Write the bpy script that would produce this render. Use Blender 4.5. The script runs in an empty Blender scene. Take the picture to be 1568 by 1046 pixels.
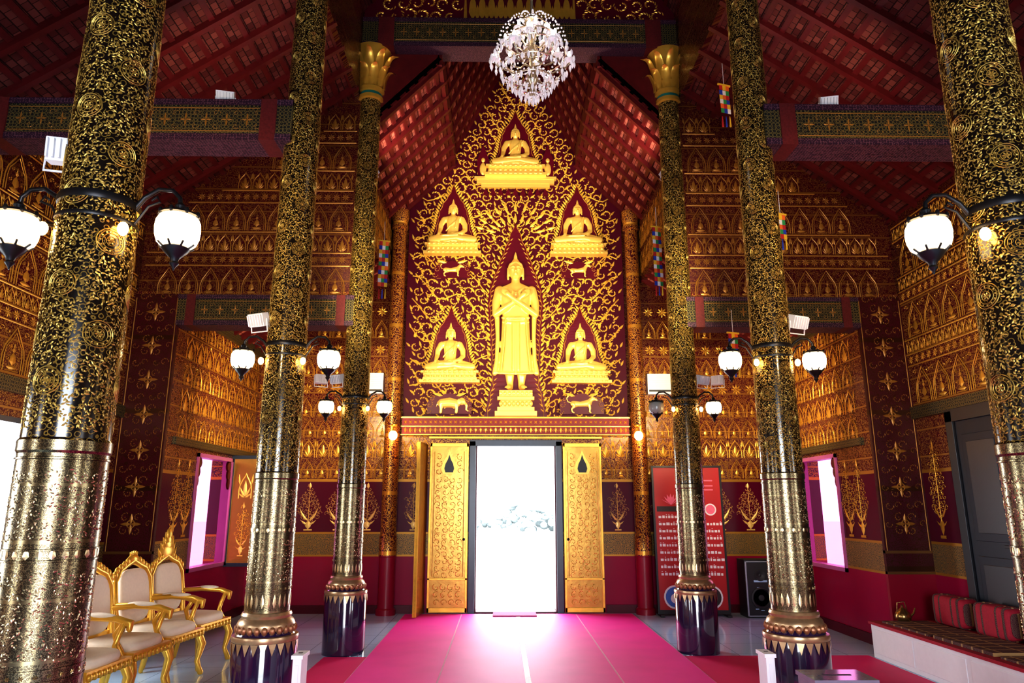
import bpy, math, random
from math import sin, cos, pi, radians, sqrt, atan2
from mathutils import Vector, Matrix
random.seed(7)
scene = bpy.context.scene
COL = scene.collection

# ------------------------------------------------------------------ node helpers
class E:
    def __init__(s, t, k): s.t = t; s.k = k
    def _m(s, op, *a):
        n = s.t.nodes.new('ShaderNodeMath'); n.operation = op
        for i, x in enumerate((s,) + a):
            if isinstance(x, E): s.t.links.new(x.k, n.inputs[i])
            else: n.inputs[i].default_value = x
        return E(s.t, n.outputs[0])
    def __add__(s, o): return s._m('ADD', o)
    def __sub__(s, o): return s._m('SUBTRACT', o)
    def __mul__(s, o): return s._m('MULTIPLY', o)
    def __truediv__(s, o): return s._m('DIVIDE', o)
    def gt(s, o): return s._m('GREATER_THAN', o)
    def lt(s, o): return s._m('LESS_THAN', o)
    def fr(s): return s._m('FRACT')
    def sin(s): return s._m('SINE')
    def ab(s): return s._m('ABSOLUTE')
    def mx(s, o): return s._m('MAXIMUM', o)
    def inv(s): return (s * -1.0) + 1.0

class MT:
    def __init__(s, name, color=(.5, .5, .5), rough=.5, metal=0., emit=None, es=0., coat=0., spec=.5):
        s.m = bpy.data.materials.new(name); s.m.use_nodes = True
        s.t = s.m.node_tree; s.b = s.t.nodes['Principled BSDF']
        s.b.inputs['Base Color'].default_value = (*color, 1)
        s.b.inputs['Roughness'].default_value = rough
        s.b.inputs['Metallic'].default_value = metal
        s.b.inputs['Coat Weight'].default_value = coat
        s.b.inputs['Specular IOR Level'].default_value = spec
        if emit:
            s.b.inputs['Emission Color'].default_value = (*emit, 1)
            s.b.inputs['Emission Strength'].default_value = es
        tc = s.t.nodes.new('ShaderNodeTexCoord')
        s.vec = tc.outputs['Object']
        sp = s.t.nodes.new('ShaderNodeSeparateXYZ'); s.t.links.new(s.vec, sp.inputs[0])
        s.x, s.y, s.z = [E(s.t, o) for o in sp.outputs]
    def comb(s, x, y, z):
        n = s.t.nodes.new('ShaderNodeCombineXYZ')
        for i, v in enumerate((x, y, z)):
            if isinstance(v, E): s.t.links.new(v.k, n.inputs[i])
            else: n.inputs[i].default_value = v
        return n.outputs[0]
    def vor(s, scale, rnd=1., vec=None):
        n = s.t.nodes.new('ShaderNodeTexVoronoi'); n.inputs['Scale'].default_value = scale
        n.inputs['Randomness'].default_value = rnd
        s.t.links.new(vec or s.vec, n.inputs['Vector']); return E(s.t, n.outputs['Distance'])
    def noise(s, scale, det=2., vec=None):
        n = s.t.nodes.new('ShaderNodeTexNoise'); n.inputs['Scale'].default_value = scale
        n.inputs['Detail'].default_value = det
        s.t.links.new(vec or s.vec, n.inputs['Vector']); return E(s.t, n.outputs[0])
    def mix(s, f, a, b):
        n = s.t.nodes.new('ShaderNodeMix'); n.data_type = 'RGBA'
        if isinstance(f, E): s.t.links.new(f.k, n.inputs[0])
        else: n.inputs[0].default_value = f
        for i, c in ((6, a), (7, b)):
            if isinstance(c, tuple): n.inputs[i].default_value = (*c, 1)
            else: s.t.links.new(c, n.inputs[i])
        return n.outputs[2]
    def set(s, name, v):
        if isinstance(v, E): v = v.k
        s.t.links.new(v, s.b.inputs[name])
    def bump(s, h, strength=.5, dist=.01):
        n = s.t.nodes.new('ShaderNodeBump'); n.inputs['Strength'].default_value = strength
        n.inputs['Distance'].default_value = dist
        s.t.links.new(h.k, n.inputs['Height']); s.t.links.new(n.outputs[0], s.b.inputs['Normal'])

def m_simple(name, c, rough=.5, metal=0., var=.15, scale=20, bump=0., **k):
    m = MT(name, c, rough, metal, **k)
    n = m.noise(scale, 3)
    m.set('Base Color', m.mix(n, tuple(v * (1 - var) for v in c), tuple(min(1, v * (1 + var)) for v in c)))
    if bump: m.bump(n, bump, .01)
    return m.m

gilt = m_simple('gilt_paint', (.78, .44, .06), .30, .6, .2, 12, .2)
gilt_door = m_simple('gilt_door_leaf', (.46, .25, .05), .26, .75, .25, 16, .15)
gilt_doorr = m_simple('gilt_door_relief', (.90, .56, .13), .28, .65, .2, 16, .1)
gilt_b = m_simple('gilt_bright', (.98, .60, .095), .34, .35, .12, 9, .1)
gilt_f = m_simple('gilt_figure', (.97, .62, .14), .32, .38, .08, 9, .1)
gilt_d = m_simple('gilt_wall_stencil', (.68, .36, .045), .34, .55, .35, 5, .1)
gilt_l = m_simple('gilt_lower_stencil', (.85, .55, .16), .4, .3, .2, 5, .1)
gilt_c = m_simple('gilt_column_filigree', (.47, .31, .07), .42, .75, .5, 14, .1)
gilt_e = m_simple('column_engraved_gilt', (.62, .48, .26), .28, .95, .3, 18, .1)
gilt_k = m_simple('gilt_dark', (.33, .15, .022), .4, .4, .3, 6)  # darker gilt for gables, clerestory, beams and pilasters
gilt_n = m_simple('gilt_darkest', (.14, .06, .012), .4, .4, .3, 6)  # darkest gilt, for the pilaster bands
maroon = m_simple('maroon_lacquer', (.085, .002, .012), .4, 0, .3, 3, spec=.25)
red_wood = m_simple('red_wood', (.085, .005, .006), .5, 0, .35, 8, spec=.3)
dark_iron = m_simple('dark_iron', (.012, .011, .012), .35, .5, .3, 30)
white_pl = m_simple('white_plastic', (.75, .75, .78), .4, 0, .05)
silver = m_simple('silvered_frame', (.55, .45, .30), .2, .8, .05)
cream = m_simple('cream_upholstery', (.80, .68, .52), .7, 0, .08, 40, .15)
black_pl = m_simple('black_plastic', (.012, .012, .015), .35, 0, .2, 60)
frame_dk = m_simple('dark_blue_frame', (.015, .025, .045), .3, 0, .2, 10)
pink_frame = m_simple('rose_window_frame', (.45, .10, .28), .4, 0, .15, 10)
red_cloth = m_simple('red_cloth', (.36, .010, .03), .8, 0, .3, 60, .2)
glow = MT('opal_glass_lit', (.9, .85, .8), .3, 0, (1, .72, .38), 9.0).m
opal_off = MT('opal_glass_unlit', (.25, .25, .22), .2).m
bulb = MT('bulb_lit', (1, .8, .5), .3, 0, (1, .50, .15), 50.0).m
candle = MT('candle_bulb', (1, .9, .8), .3, 0, (1, .86, .72), 30.0).m
crystal = MT('cut_crystal_glow', (.78, .72, .74), .04, .3, (1, .88, .88), .22, coat=1.).m  # slight emission painted in for sparkle, the drops are no lamps
tree_g = m_simple('planter_leaves', (.45, .55, .48), .8, 0, .1, 2)

def m_column():
    m = MT('column_black_gold_lacquer', rough=.2)
    n = m.noise(30, 3)
    d = m.vor(40, 1.)
    k = ((d * 12.0) + n * 5.0).sin().gt(.72)
    low = m.z.lt(1.85)
    band = (((m.z / .21).fr() - .5).ab()).gt(.47)
    c_up = m.mix(k, (.006, .004, .003), (.20, .12, .022))
    d2 = m.vor(110, .8)
    c_lo = m.mix((d2 * 12.0).sin().gt(.3).mx(band), (.08, .062, .038), (.24, .19, .10))
    m.set('Base Color', m.mix(low, c_up, c_lo))
    m.set('Metallic', low * .95 + k * .3)
    m.set('Roughness', low * .08 + .16)
    m.bump((low * band).mx(k), .25, .002)
    return m.m
col_mat = m_column()
base_mat = MT('column_base_lacquer', (.022, .010, .04), .10, 0, coat=1.).m

def m_redcol(name='red_gold_column', gold=(.58, .28, .04), th=.15):
    m = MT(name, rough=.35, spec=.3)
    d = m.vor(19, .8); n = m.noise(22)
    k = ((d * 18.0) + n * 7.0).sin().gt(th)
    k = k.mx((((m.z / .9).fr() - .5).ab()).gt(.47)) * m.z.gt(.86)
    m.set('Base Color', m.mix(k, m.mix(m.z.gt(.86), (.24, .004, .022), (.055, .002, .008)), gold))
    m.set('Metallic', k * .6); m.bump(k, .3, .004)
    return m.m
redcol = m_redcol()
pil_mat = m_redcol('pilaster_lacquer', (.05, .016, .006), .6)

def m_wall():
    m = MT('lacquer_wall_stencil', rough=.35, spec=.3)
    s = m.x + m.y
    v = m.comb(s, m.z * 1.0, 0.0)
    n = m.noise(18, 2, v)
    d = m.vor(34, .7, v)
    k = ((d * 15.0) + n * 6.0).sin().gt(.35)
    row = (((m.z / .31).fr() - .5).ab())
    k = k.mx(row.gt(.465)) * (row.gt(.45) * row.lt(.465)).inv()
    d2 = m.vor(30, .4, v)
    kb = ((d2 * 16.0)).sin().gt(.2)
    z_top = m.z.gt(2.0)
    z_band = m.z.gt(.84) * m.z.lt(1.19)
    z_edge = ((m.z - 1.19).ab().lt(.015)).mx((m.z - .85).ab().lt(.014)).mx((m.z - 2.0).ab().lt(.02))
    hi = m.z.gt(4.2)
    mask = (z_top * k * .85 + z_band * kb * .7).mx(z_edge)
    lo = m.mix(z_band, m.mix(m.z.lt(.85), (.080, .002, .018), (.28, .003, .040)), (.09, .08, .05))
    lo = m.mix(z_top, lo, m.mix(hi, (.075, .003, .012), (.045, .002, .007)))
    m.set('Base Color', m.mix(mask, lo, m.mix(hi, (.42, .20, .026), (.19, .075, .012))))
    m.set('Metallic', mask * .5)
    m.set('Roughness', mask * .15 + .22)
    m.bump(mask, .25, .004)
    return m.m
wall_mat = m_wall()

def m_beam():
    m = MT('painted_beam', rough=.35, spec=.3)
    s = m.x + m.y
    v = m.comb(s, m.z, 0.0)
    d = m.vor(30, .25, v); n = m.noise(20, 2, v)
    k = ((d * 13.0) + n * 3.0).sin().gt(.35)
    m.set('Base Color', m.mix(k, (.007, .009, .010), (.17, .13, .045)))
    m.set('Metallic', k * .4)
    return m.m
beam_mat = m_beam()
beam_red = m_simple('beam_red_panel', (.10, .012, .012), .5, 0, .6, 60, spec=.3)
def m_edge():
    m = MT('beam_violet_edge', rough=.5, spec=.3)
    d = m.vor(40, .3); k = (d * 12.0).sin().gt(.3)
    m.set('Base Color', m.mix(k, (.020, .006, .018), (.12, .05, .07)))
    return m.m
beam_pur = m_edge()

def m_roof(name, a, b, c):
    m = MT(name, rough=.7, spec=.2)
    v = m.comb(m.y, m.z, 0.0)
    n = m.t.nodes.new('ShaderNodeTexBrick'); n.inputs['Scale'].default_value = 6
    m.t.links.new(v, n.inputs['Vector'])
    n.inputs['Color1'].default_value = (*a, 1); n.inputs['Color2'].default_value = (*b, 1)
    n.inputs['Mortar'].default_value = (*c, 1)
    m.t.links.new(n.outputs[0], m.b.inputs['Base Color'])
    return m.m
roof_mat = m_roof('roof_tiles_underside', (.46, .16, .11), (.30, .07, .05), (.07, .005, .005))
roof_dk = m_roof('roof_tiles_shaded', (.17, .045, .034), (.07, .012, .011), (.014, .002, .002))  # darker copy of the tiles, shade painted into the near ceilings

def m_floor():
    m = MT('polished_granite', rough=.07)
    n = m.noise(90, 4); n2 = m.noise(3, 3)
    c = m.mix(n, (.36, .58, .84), (.62, .82, 1.0))
    g = (((m.x / .6).fr() - .5).ab()).gt(.494).mx((((m.y / .6).fr() - .5).ab()).gt(.494))
    m.set('Base Color', m.mix(g, c, (.2, .3, .4)))
    m.set('Roughness', n2 * .08 + .05)
    return m.m
floor_mat = m_floor()

def m_carpet(name, c, r=.6, sp=.5):
    m = MT(name, c, r, spec=sp)
    n = m.noise(220, 2); n2 = m.noise(2.2, 3)
    m.set('Base Color', m.mix(n2, tuple(v * .85 for v in c), tuple(min(1, v * 1.15) for v in c)))
    m.bump(n, .2, .002)
    return m.m
carpet_m = m_carpet('magenta_carpet', (.90, .024, .34), .60, .5)
carpet_r = m_carpet('crimson_carpet', (.74, .006, .14))

def m_mural_bg():
    m = MT('mural_maroon_ground', rough=.55, spec=.15)
    v = m.comb(m.x, m.z, 0.0)
    n = m.noise(5, 2, v)
    m.set('Base Color', m.mix(n, (.042, .001, .008), (.075, .002, .014)))
    return m.m
mural_bg = m_mural_bg()

def m_mat():
    m = MT('woven_mat', rough=.8)
    k = ((m.y / .14).fr()).gt(.85).mx(((m.x / .21).fr()).gt(.9))
    d = m.vor(28, .2); k2 = (d * 24.0).sin().gt(.4)
    m.set('Base Color', m.mix(k, m.mix(k2, (.07, .012, .02), (.14, .08, .05)), (.42, .25, .10)))
    return m.m
mat_m = m_mat()

def m_glass_tint():
    m = bpy.data.materials.new('pink_window_film'); m.use_nodes = True
    t = m.node_tree; t.nodes.clear()
    o = t.nodes.new('ShaderNodeOutputMaterial'); a = t.nodes.new('ShaderNodeBsdfTransparent')
    a.inputs[0].default_value = (.45, .25, .38, 1)
    t.links.new(a.outputs[0], o.inputs[0])
    return m
film = m_glass_tint()

# ------------------------------------------------------------------ mesh builder
class MB:
    def __init__(s): s.v = []; s.f = []; s.mi = []
    def add(s, vs, fs, m=0):
        o = len(s.v); s.v += [tuple(p) for p in vs]
        for f in fs: s.f.append(tuple(i + o for i in f)); s.mi.append(m)
    def box(s, x0, x1, y0, y1, z0, z1, m=0, M=None):
        vs = [Vector((x, y, z)) for x in (x0, x1) for y in (y0, y1) for z in (z0, z1)]
        if M: vs = [M @ v for v in vs]
        s.add(vs, [(0, 1, 3, 2), (4, 6, 7, 5), (0, 4, 5, 1), (2, 3, 7, 6), (0, 2, 6, 4), (1, 5, 7, 3)], m)
    def lathe(s, prof, c=(0, 0, 0), seg=24, m=0, M=None, a0=0.):
        vs = []; fs = []; n = len(prof)
        for r, z in prof:
            for i in range(seg):
                a = 2 * pi * i / seg + a0
                p = Vector((r * cos(a), r * sin(a), z))
                if M: p = M @ p
                vs.append((p.x + c[0], p.y + c[1], p.z + c[2]))
        for j in range(n - 1):
            for i in range(seg):
                k = (i + 1) % seg
                fs.append((j * seg + i, j * seg + k, (j + 1) * seg + k, (j + 1) * seg + i))
        fs.append(tuple(range(seg))[::-1]); fs.append(tuple((n - 1) * seg + i for i in range(seg)))
        s.add(vs, fs, m)
    def ell(s, c, r, m=0, seg=16, rings=10, e=1.0, M=None):
        if not hasattr(r, '__len__'): r = (r, r, r)
        def pw(v): return math.copysign(abs(v) ** e, v)
        vs = []; fs = []
        for j in range(rings + 1):
            ph = -pi / 2 + pi * j / rings
            for i in range(seg):
                a = 2 * pi * i / seg
                p = Vector((r[0] * pw(cos(ph)) * pw(cos(a)), r[1] * pw(cos(ph)) * pw(sin(a)), r[2] * pw(sin(ph))))
                if M: p = M @ p
                vs.append((p.x + c[0], p.y + c[1], p.z + c[2]))
        for j in range(rings):
            for i in range(seg):
                k = (i + 1) % seg
                fs.append((j * seg + i, j * seg + k, (j + 1) * seg + k, (j + 1) * seg + i))
        s.add(vs, fs, m)
    def tube(s, pts, rad, m=0, seg=10, caps=True):
        pts = [Vector(p) for p in pts]
        if not hasattr(rad, '__len__'): rad = [rad] * len(pts)
        if caps:
            d0 = (pts[0] - pts[1]).normalized(); d1 = (pts[-1] - pts[-2]).normalized()
            P = [pts[0] + d0 * rad[0] * q for q in (1, .87, .5)] + pts + [pts[-1] + d1 * rad[-1] * q for q in (.5, .87, 1)]
            R = [rad[0] * q for q in (.05, .5, .87)] + list(rad) + [rad[-1] * q for q in (.87, .5, .05)]
        else: P, R = pts, list(rad)
        vs = []; fs = []; n = len(P); nrm = None
        for j in range(n):
            t = (P[min(j + 1, n - 1)] - P[max(j - 1, 0)]).normalized()
            if nrm is None: nrm = t.orthogonal().normalized()
            else: nrm = (nrm - t * nrm.dot(t)).normalized()
            b = t.cross(nrm)
            for i in range(seg):
                a = 2 * pi * i / seg
                vs.append(P[j] + (nrm * cos(a) + b * sin(a)) * R[j])
        for j in range(n - 1):
            for i in range(seg):
                k = (i + 1) % seg
                fs.append((j * seg + i, j * seg + k, (j + 1) * seg + k, (j + 1) * seg + i))
        fs.append(tuple(range(seg))[::-1]); fs.append(tuple((n - 1) * seg + i for i in range(seg)))
        s.add(vs, fs, m)
    def prism_xz(s, pts, y0, y1, m=0):
        n = len(pts)
        vs = [(x, y0, z) for x, z in pts] + [(x, y1, z) for x, z in pts]
        fs = [tuple(range(n)), tuple(range(2 * n - 1, n - 1, -1))] + [(i, (i + 1) % n, n + (i + 1) % n, n + i) for i in range(n)]
        s.add(vs, fs, m)
    def mesh(s, name, mats, smooth=40):
        me = bpy.data.meshes.new(name); me.from_pydata(s.v, [], s.f)
        for mm in (mats if isinstance(mats, (list, tuple)) else [mats]): me.materials.append(mm)
        me.polygons.foreach_set('material_index', s.mi)
        if smooth:
            me.polygons.foreach_set('use_smooth', [True] * len(s.f))
            me.update()
            me.set_sharp_from_angle(angle=radians(smooth))
        me.update(); return me
    def obj(s, name, mats, smooth=40, parent=None, loc=(0, 0, 0), rot=(0, 0, 0), bevel=0.):
        o = bpy.data.objects.new(name, s.mesh(name, mats, smooth)); COL.objects.link(o)
        o.location = loc; o.rotation_euler = rot
        if parent: o.parent = parent
        if bevel:
            b = o.modifiers.new('bevel', 'BEVEL'); b.width = bevel; b.segments = 2; b.limit_method = 'ANGLE'
        return o

def empty(name, loc=(0, 0, 0), rot=(0, 0, 0), parent=None):
    o = bpy.data.objects.new(name, None); COL.objects.link(o); o.location = loc; o.rotation_euler = rot
    o.empty_display_size = .2
    if parent: o.parent = parent
    return o
def inst(name, me, parent=None, loc=(0, 0, 0), rot=(0, 0, 0), scale=(1, 1, 1)):
    o = bpy.data.objects.new(name, me); COL.objects.link(o); o.location = loc; o.rotation_euler = rot; o.scale = scale
    if parent: o.parent = parent
    return o

# ------------------------------------------------------------------ stencil stamps (raised gilt relief)
class ST:
    def __init__(s): s.v = []; s.f = []
    def leaf(s, x, z, a, L, W, h=.006, bend=0., b=0.):
        P = [(0, 0, b), (.3, .5, b), (.66, .38, b), (1, 0, b), (.66, -.38, b), (.3, -.5, b), (.3, 0, h + b), (.66, 0, h + b)]
        o = len(s.v); ca, sa = cos(a), sin(a)
        for u, w, hh in P:
            px = u * L; py = w * W + bend * L * u * u
            s.v.append((x + px * ca - py * sa, z + px * sa + py * ca, hh))
        for f in ((0, 6, 1), (1, 6, 7, 2), (2, 7, 3), (0, 5, 6), (5, 4, 7, 6), (4, 3, 7)):
            s.f.append(tuple(i + o for i in f))
    def strip(s, pts, w, h=.005):
        o = len(s.v); n = len(pts)
        for i, (x, z) in enumerate(pts):
            a = pts[max(0, i - 1)]; b = pts[min(n - 1, i + 1)]
            dx, dz = b[0] - a[0], b[1] - a[1]; l = sqrt(dx * dx + dz * dz) or 1
            nx, nz = -dz / l * w / 2, dx / l * w / 2
            s.v += [(x + nx, z + nz, 0.001), (x, z, h), (x - nx, z - nz, 0.001)]
        for i in range(n - 1):
            k = o + i * 3
            s.f += [(k, k + 1, k + 4, k + 3), (k + 1, k + 2, k + 5, k + 4)]
    def arch(s, cx, z0, w, h):
        hw = w / 2
        L = [(-hw, 0), (-hw, .35 * h), (-hw * .85, .55 * h), (-hw * .5, .74 * h), (-hw * .18, .87 * h), (0, h)]
        pts = [(cx + x, z0 + z) for x, z in L] + [(cx - x, z0 + z) for x, z in L[::-1][1:]]
        s.strip(pts, w * .085)
        s.leaf(cx, z0 + .1 * h, pi / 2, .62 * h, w * .3)
        for q in (-1, 1):
            s.leaf(cx, z0 + .08 * h, pi / 2 - q * .75, .42 * h, w * .18, bend=.25 * q)
            s.leaf(cx, z0 + .04 * h, pi / 2 - q * 1.25, .33 * h, w * .15, bend=.3 * q)
            s.leaf(cx + q * hw * .98, z0 + .55 * h, pi / 2 - q * .1, .42 * h, w * .15)
    def bigarch(s, cx, z0, w, h):
        hw = w / 2
        for kk, ww in ((1., .06), (.80, .035)):
            L = [(-hw * kk, 0), (-hw * kk, .35 * h), (-hw * .85 * kk, .55 * h), (-hw * .5 * kk, .74 * h * (.5 + .5 * kk)), (0, h * (.35 + .65 * kk))]
            pts = [(cx + x, z0 + z) for x, z in L] + [(cx - x, z0 + z) for x, z in L[::-1][1:]]
            s.strip(pts, w * ww)
        s.leaf(cx, z0 + .14 * h, pi / 2, .30 * h, w * .30)
        for q in range(6): s.leaf(cx, z0 + .48 * h, q * pi / 3, .055 * h, w * .08)
        s.leaf(cx, z0 + .52 * h, pi / 2, .12 * h, w * .05)
        s.leaf(cx - w * .26, z0 + .1 * h, 0, w * .52, h * .10)
        s.strip([(cx - w * .3, z0 + .03 * h), (cx + w * .3, z0 + .03 * h)], h * .03)
        for q in (-1, 1):
            s.spiral(cx + q * w * .44, z0 + h * .88, w * .10, 0, q, 7)
            s.spiral(cx + q * w * .28, z0 + h * .3, w * .07, 1, q, 6)
            s.spiral(cx + q * w * .22, z0 + h * .55, w * .06, 1, q, 6)
    def ring(s, cx, cz, r, w, n=20):
        s.strip([(cx + r * cos(a * 2 * pi / n), cz + r * sin(a * 2 * pi / n)) for a in range(n + 1)], w)
    def rosette(s, cx, cz, r, n=8):
        for i in range(n):
            s.leaf(cx + cos(2 * pi * i / n) * r * .2, cz + sin(2 * pi * i / n) * r * .2, 2 * pi * i / n, r * .8, r * 2.6 / n)
        s.ring(cx, cz, r * .16, r * .14, 10)
    def bush(s, cx, z0, w, h, R=.032, wd=.30):
        s.strip([(cx, z0 + .05 * h), (cx, z0 + .85 * h)], .010)
        z = z0 + .22 * h; r = 0
        while z < z0 + .98 * h:
            t = (z - z0 - .2 * h) / (.8 * h)
            hw = w * .5 * (sin(pi * min(1, max(0, t)) ** .7) ** .8) * (1 - .35 * t)
            n = int(hw / (2 * R * .85))
            for j in range(-n, n + 1):
                x = j * 2 * R * .9 + (R * .9 if r % 2 else 0)
                if abs(x) <= hw: s.spiral(cx + x, z, R, j * 1.4 + r, 1 if x > 0 else -1, 7, .005, wd)
            z += 2 * R * .82; r += 1
        s.leaf(cx, z0 + .88 * h, pi / 2, .13 * h, w * .10)
        for q in (-1, 1):
            s.leaf(cx, z0 + .2 * h, pi / 2 - q * 1.1, w * .5, w * .10, bend=.5 * q)
            s.leaf(cx, z0 + .12 * h, pi / 2 - q * 1.5, w * .3, w * .08, bend=.5 * q)
        s.leaf(cx, z0 + .2 * h, -pi / 2, .18 * h, w * .24)
        s.strip([(cx - w * .15, z0 + .01 * h), (cx + w * .15, z0 + .01 * h)], h * .03)
    def spiral(s, cx, cz, R, a0, hand=1, n=13, h=.008, wd=.24):
        for i in range(n):
            t = i / n; r = R * (1 - .78 * t); a = a0 + hand * t * 4.6
            x = cx + r * cos(a); z = cz + r * sin(a)
            s.leaf(x, z, a + hand * (pi / 2) * .72, R * (.66 - .34 * t), R * wd, h, bend=.35 * hand)
        s.leaf(cx - R * .1, cz, a0, R * .26, R * .26, h)
    def obj(s, name, o, u, n, mat, parent=None, off=.003):
        o = Vector(o); u = Vector(u); n = Vector(n)
        vs = [o + u * x + Vector((0, 0, 1)) * z + n * (h + off) for x, z, h in s.v]
        me = bpy.data.meshes.new(name); me.from_pydata(vs, [], s.f); me.materials.append(mat); me.update()
        ob = bpy.data.objects.new(name, me); COL.objects.link(ob)
        if parent: ob.parent = parent
        return ob

def wall_boxes(mb, axis, c0, c1, a0, a1, z0, z1, holes, m=0):
    cuts = sorted(set([a0, a1] + [h[0] for h in holes] + [h[1] for h in holes]))
    for p, q in zip(cuts[:-1], cuts[1:]):
        hs = [h for h in holes if h[0] <= p + 1e-6 and h[1] >= q - 1e-6]
        segs = [(z0, z1)]
        if hs:
            h = hs[0]; segs = [(z0, h[2]), (h[3], z1)]
        for s0, s1 in segs:
            if s1 - s0 > 1e-4:
                if axis == 'y': mb.box(p, q, c0, c1, s0, s1, m)
                else: mb.box(c0, c1, p, q, s0, s1, m)

XF, XN, YB, YJ = 4.2, 4.75, 11.5, 8.5
# ------------------------------------------------------------------ shell
mb = MB(); mb.box(-5.1, 5.1, -4.0, 12.6, -.05, 0); mb.obj('floor', floor_mat, 0)
mb = MB(); mb.box(-60, 60, -25, 90, -.5, -.25); mb.obj('courtyard_ground', m_simple('pale_paving', (.7, .72, .72), .8, 0, .1, 1), 0)

mb = MB(); wall_boxes(mb, 'y', YB, YB + .25, -4.5, 4.5, 0, 10.2, [(-.66, .66, 0, 2.56)])
wall_back = mb.obj('wall_back', wall_mat, 0)
walls = {}
for s, nm in ((-1, 'left'), (1, 'right')):
    mb = MB()
    holes = [(9.35, 10.6, .78, 2.28)]
    a, b = sorted((s * XF, s * (XF + .3)))
    wall_boxes(mb, 'x', a, b, YJ + .1, YB, 0, 5.4, holes)
    a, b = sorted((s * XN, s * (XN + .3)))
    holes = [(5.5, 7.25, .8, 2.4), (2.4, 3.65, .8, 2.4), (-.8, .45, .8, 2.4)] if s < 0 else [(2.4, 3.65, .8, 2.4), (-.8, .45, .8, 2.4)]
    wall_boxes(mb, 'x', a, b, -3.6, YJ + .1, 0, 5.6, holes)
    a, b = sorted((s * XF, s * XN))
    mb.box(a, b, YJ - .05, YJ + .1, 0, 4.12)
    walls[nm] = mb.obj('wall_' + nm, wall_mat, 0)
mb = MB(); wall_boxes(mb, 'y', -3.9, -3.6, -5, 5, 0, 11.3, [(-1.5, 1.5, 0, 3.2)]); mb.obj('wall_rear', wall_mat, 0)

for s, nm in ((-1, 'left'), (1, 'right')):
    mb = MB()
    mb.prism_xz([(s * 2.12, 4.12), (s * 4.749, 4.12), (s * 4.749, 5.3), (s * 2.12, 7.1)], YJ - .05, YJ + .1)
    g = mb.obj('wall_aisle_gable_' + nm, wall_mat, 0)
    st = ST(); z = 4.16; i = 0
    while z < 6.7:
        hh = (.36, .13, .24)[i % 3]
        xm = min(4.6, 2.1 + (7.0 - (z + hh)) / .68 - .1)
        if i % 3 == 0:
            x = 2.32
            while x < xm: st.bigarch(s * x, z, .23, .35); x += .26
        elif i % 3 == 1:
            x = 2.25
            while x < xm: st.rosette(s * x, z + .06, .05); x += .115
        else:
            x = 2.26
            while x < xm: st.arch(s * x, z, .16, .23); x += .185
        st.strip([(s * 2.15, z - .02), (s * (xm + .1), z - .02)], .02)
        z += hh + .04; i += 1
    st.obj('gable_stencil', (0, YJ - .05, 0), (1, 0, 0), (0, -1, 0), gilt_k, g)
    mb = MB(); mb.prism_xz([(s * 2.2, 6.3), (s * 1.1, 7.46), (s * 1.1, 7.74), (s * .85, 8.1), (s * 2.2, 8.1)], YJ + .0, YJ + .05)
    mb.obj('wall_roof_infill_' + nm, red_wood, 0)

def slope(name, s, p0, p1, y0, y1, raf=.30, bat=.24, rm=None):
    mb = MB()
    a = Vector((s * p0[0], p0[1])); b = Vector((s * p1[0], p1[1])); d = (b - a); L = d.length; d.normalize()
    n = Vector((d.y, -d.x))
    if n.y > 0: n = -n
    def ob(u0, u1, t0, t1, ya, yb, m):
        pts = []
        for u, t in ((u0, t0), (u1, t0), (u1, t1), (u0, t1)):
            q = a + d * u + n * t; pts.append((q.x, q.y))
        mb.prism_xz(pts, ya, yb, m)
    ob(-.05, L + .02, -.06, 0, y0, y1, 0)
    y = y0 + .05
    while y < y1 - .06: ob(0, L, .0, .07, y, y + .06, 1); y += raf
    u = .1
    while u < L - .04: ob(u, u + .06, .0, .03, y0, y1, 1); u += bat
    return mb.obj(name, [rm or roof_mat, red_wood], 0)
for s, nm in ((-1, 'left'), (1, 'right')):
    slope('ceiling_far_nave_lower_' + nm, s, (2.2, 6.35), (1.08, 7.52), YJ, YB, .36, .17)
    slope('ceiling_far_nave_upper_' + nm, s, (1.12, 7.74), (0, 9.95), YJ, YB, .36, .17)
    slope('ceiling_far_aisle_' + nm, s, (4.3, 4.02), (2.15, 5.35), YJ, YB)
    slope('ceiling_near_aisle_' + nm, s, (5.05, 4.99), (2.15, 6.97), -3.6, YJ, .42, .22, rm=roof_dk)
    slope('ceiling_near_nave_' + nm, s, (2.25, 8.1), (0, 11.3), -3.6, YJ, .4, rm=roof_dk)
    mb = MB(); a, b = sorted((s * 1.06, s * 1.12)); mb.box(a, b, YJ, YB, 7.45, 7.8)
    mb.obj('trim_roof_step_' + nm, red_wood, 0)
    mb = MB(); a, b = sorted((s * 2.13, s * 2.2))
    mb.box(a, b, YJ + .1, YB, 5.3, 6.45); mb.box(a, b, -3.6, YJ - .05, 6.9, 8.15)
    w = mb.obj('wall_clerestory_' + nm, wall_mat, 0)
    st = ST(); y = YJ + .3
    while y < YB: st.arch(y, 5.4, .22, .4); st.arch(y, 5.85, .22, .4); y += .27
    st.obj('clerestory_stencil', (s * 2.13, 0, 0), (0, 1, 0), (-s, 0, 0), gilt_k, w)

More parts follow.
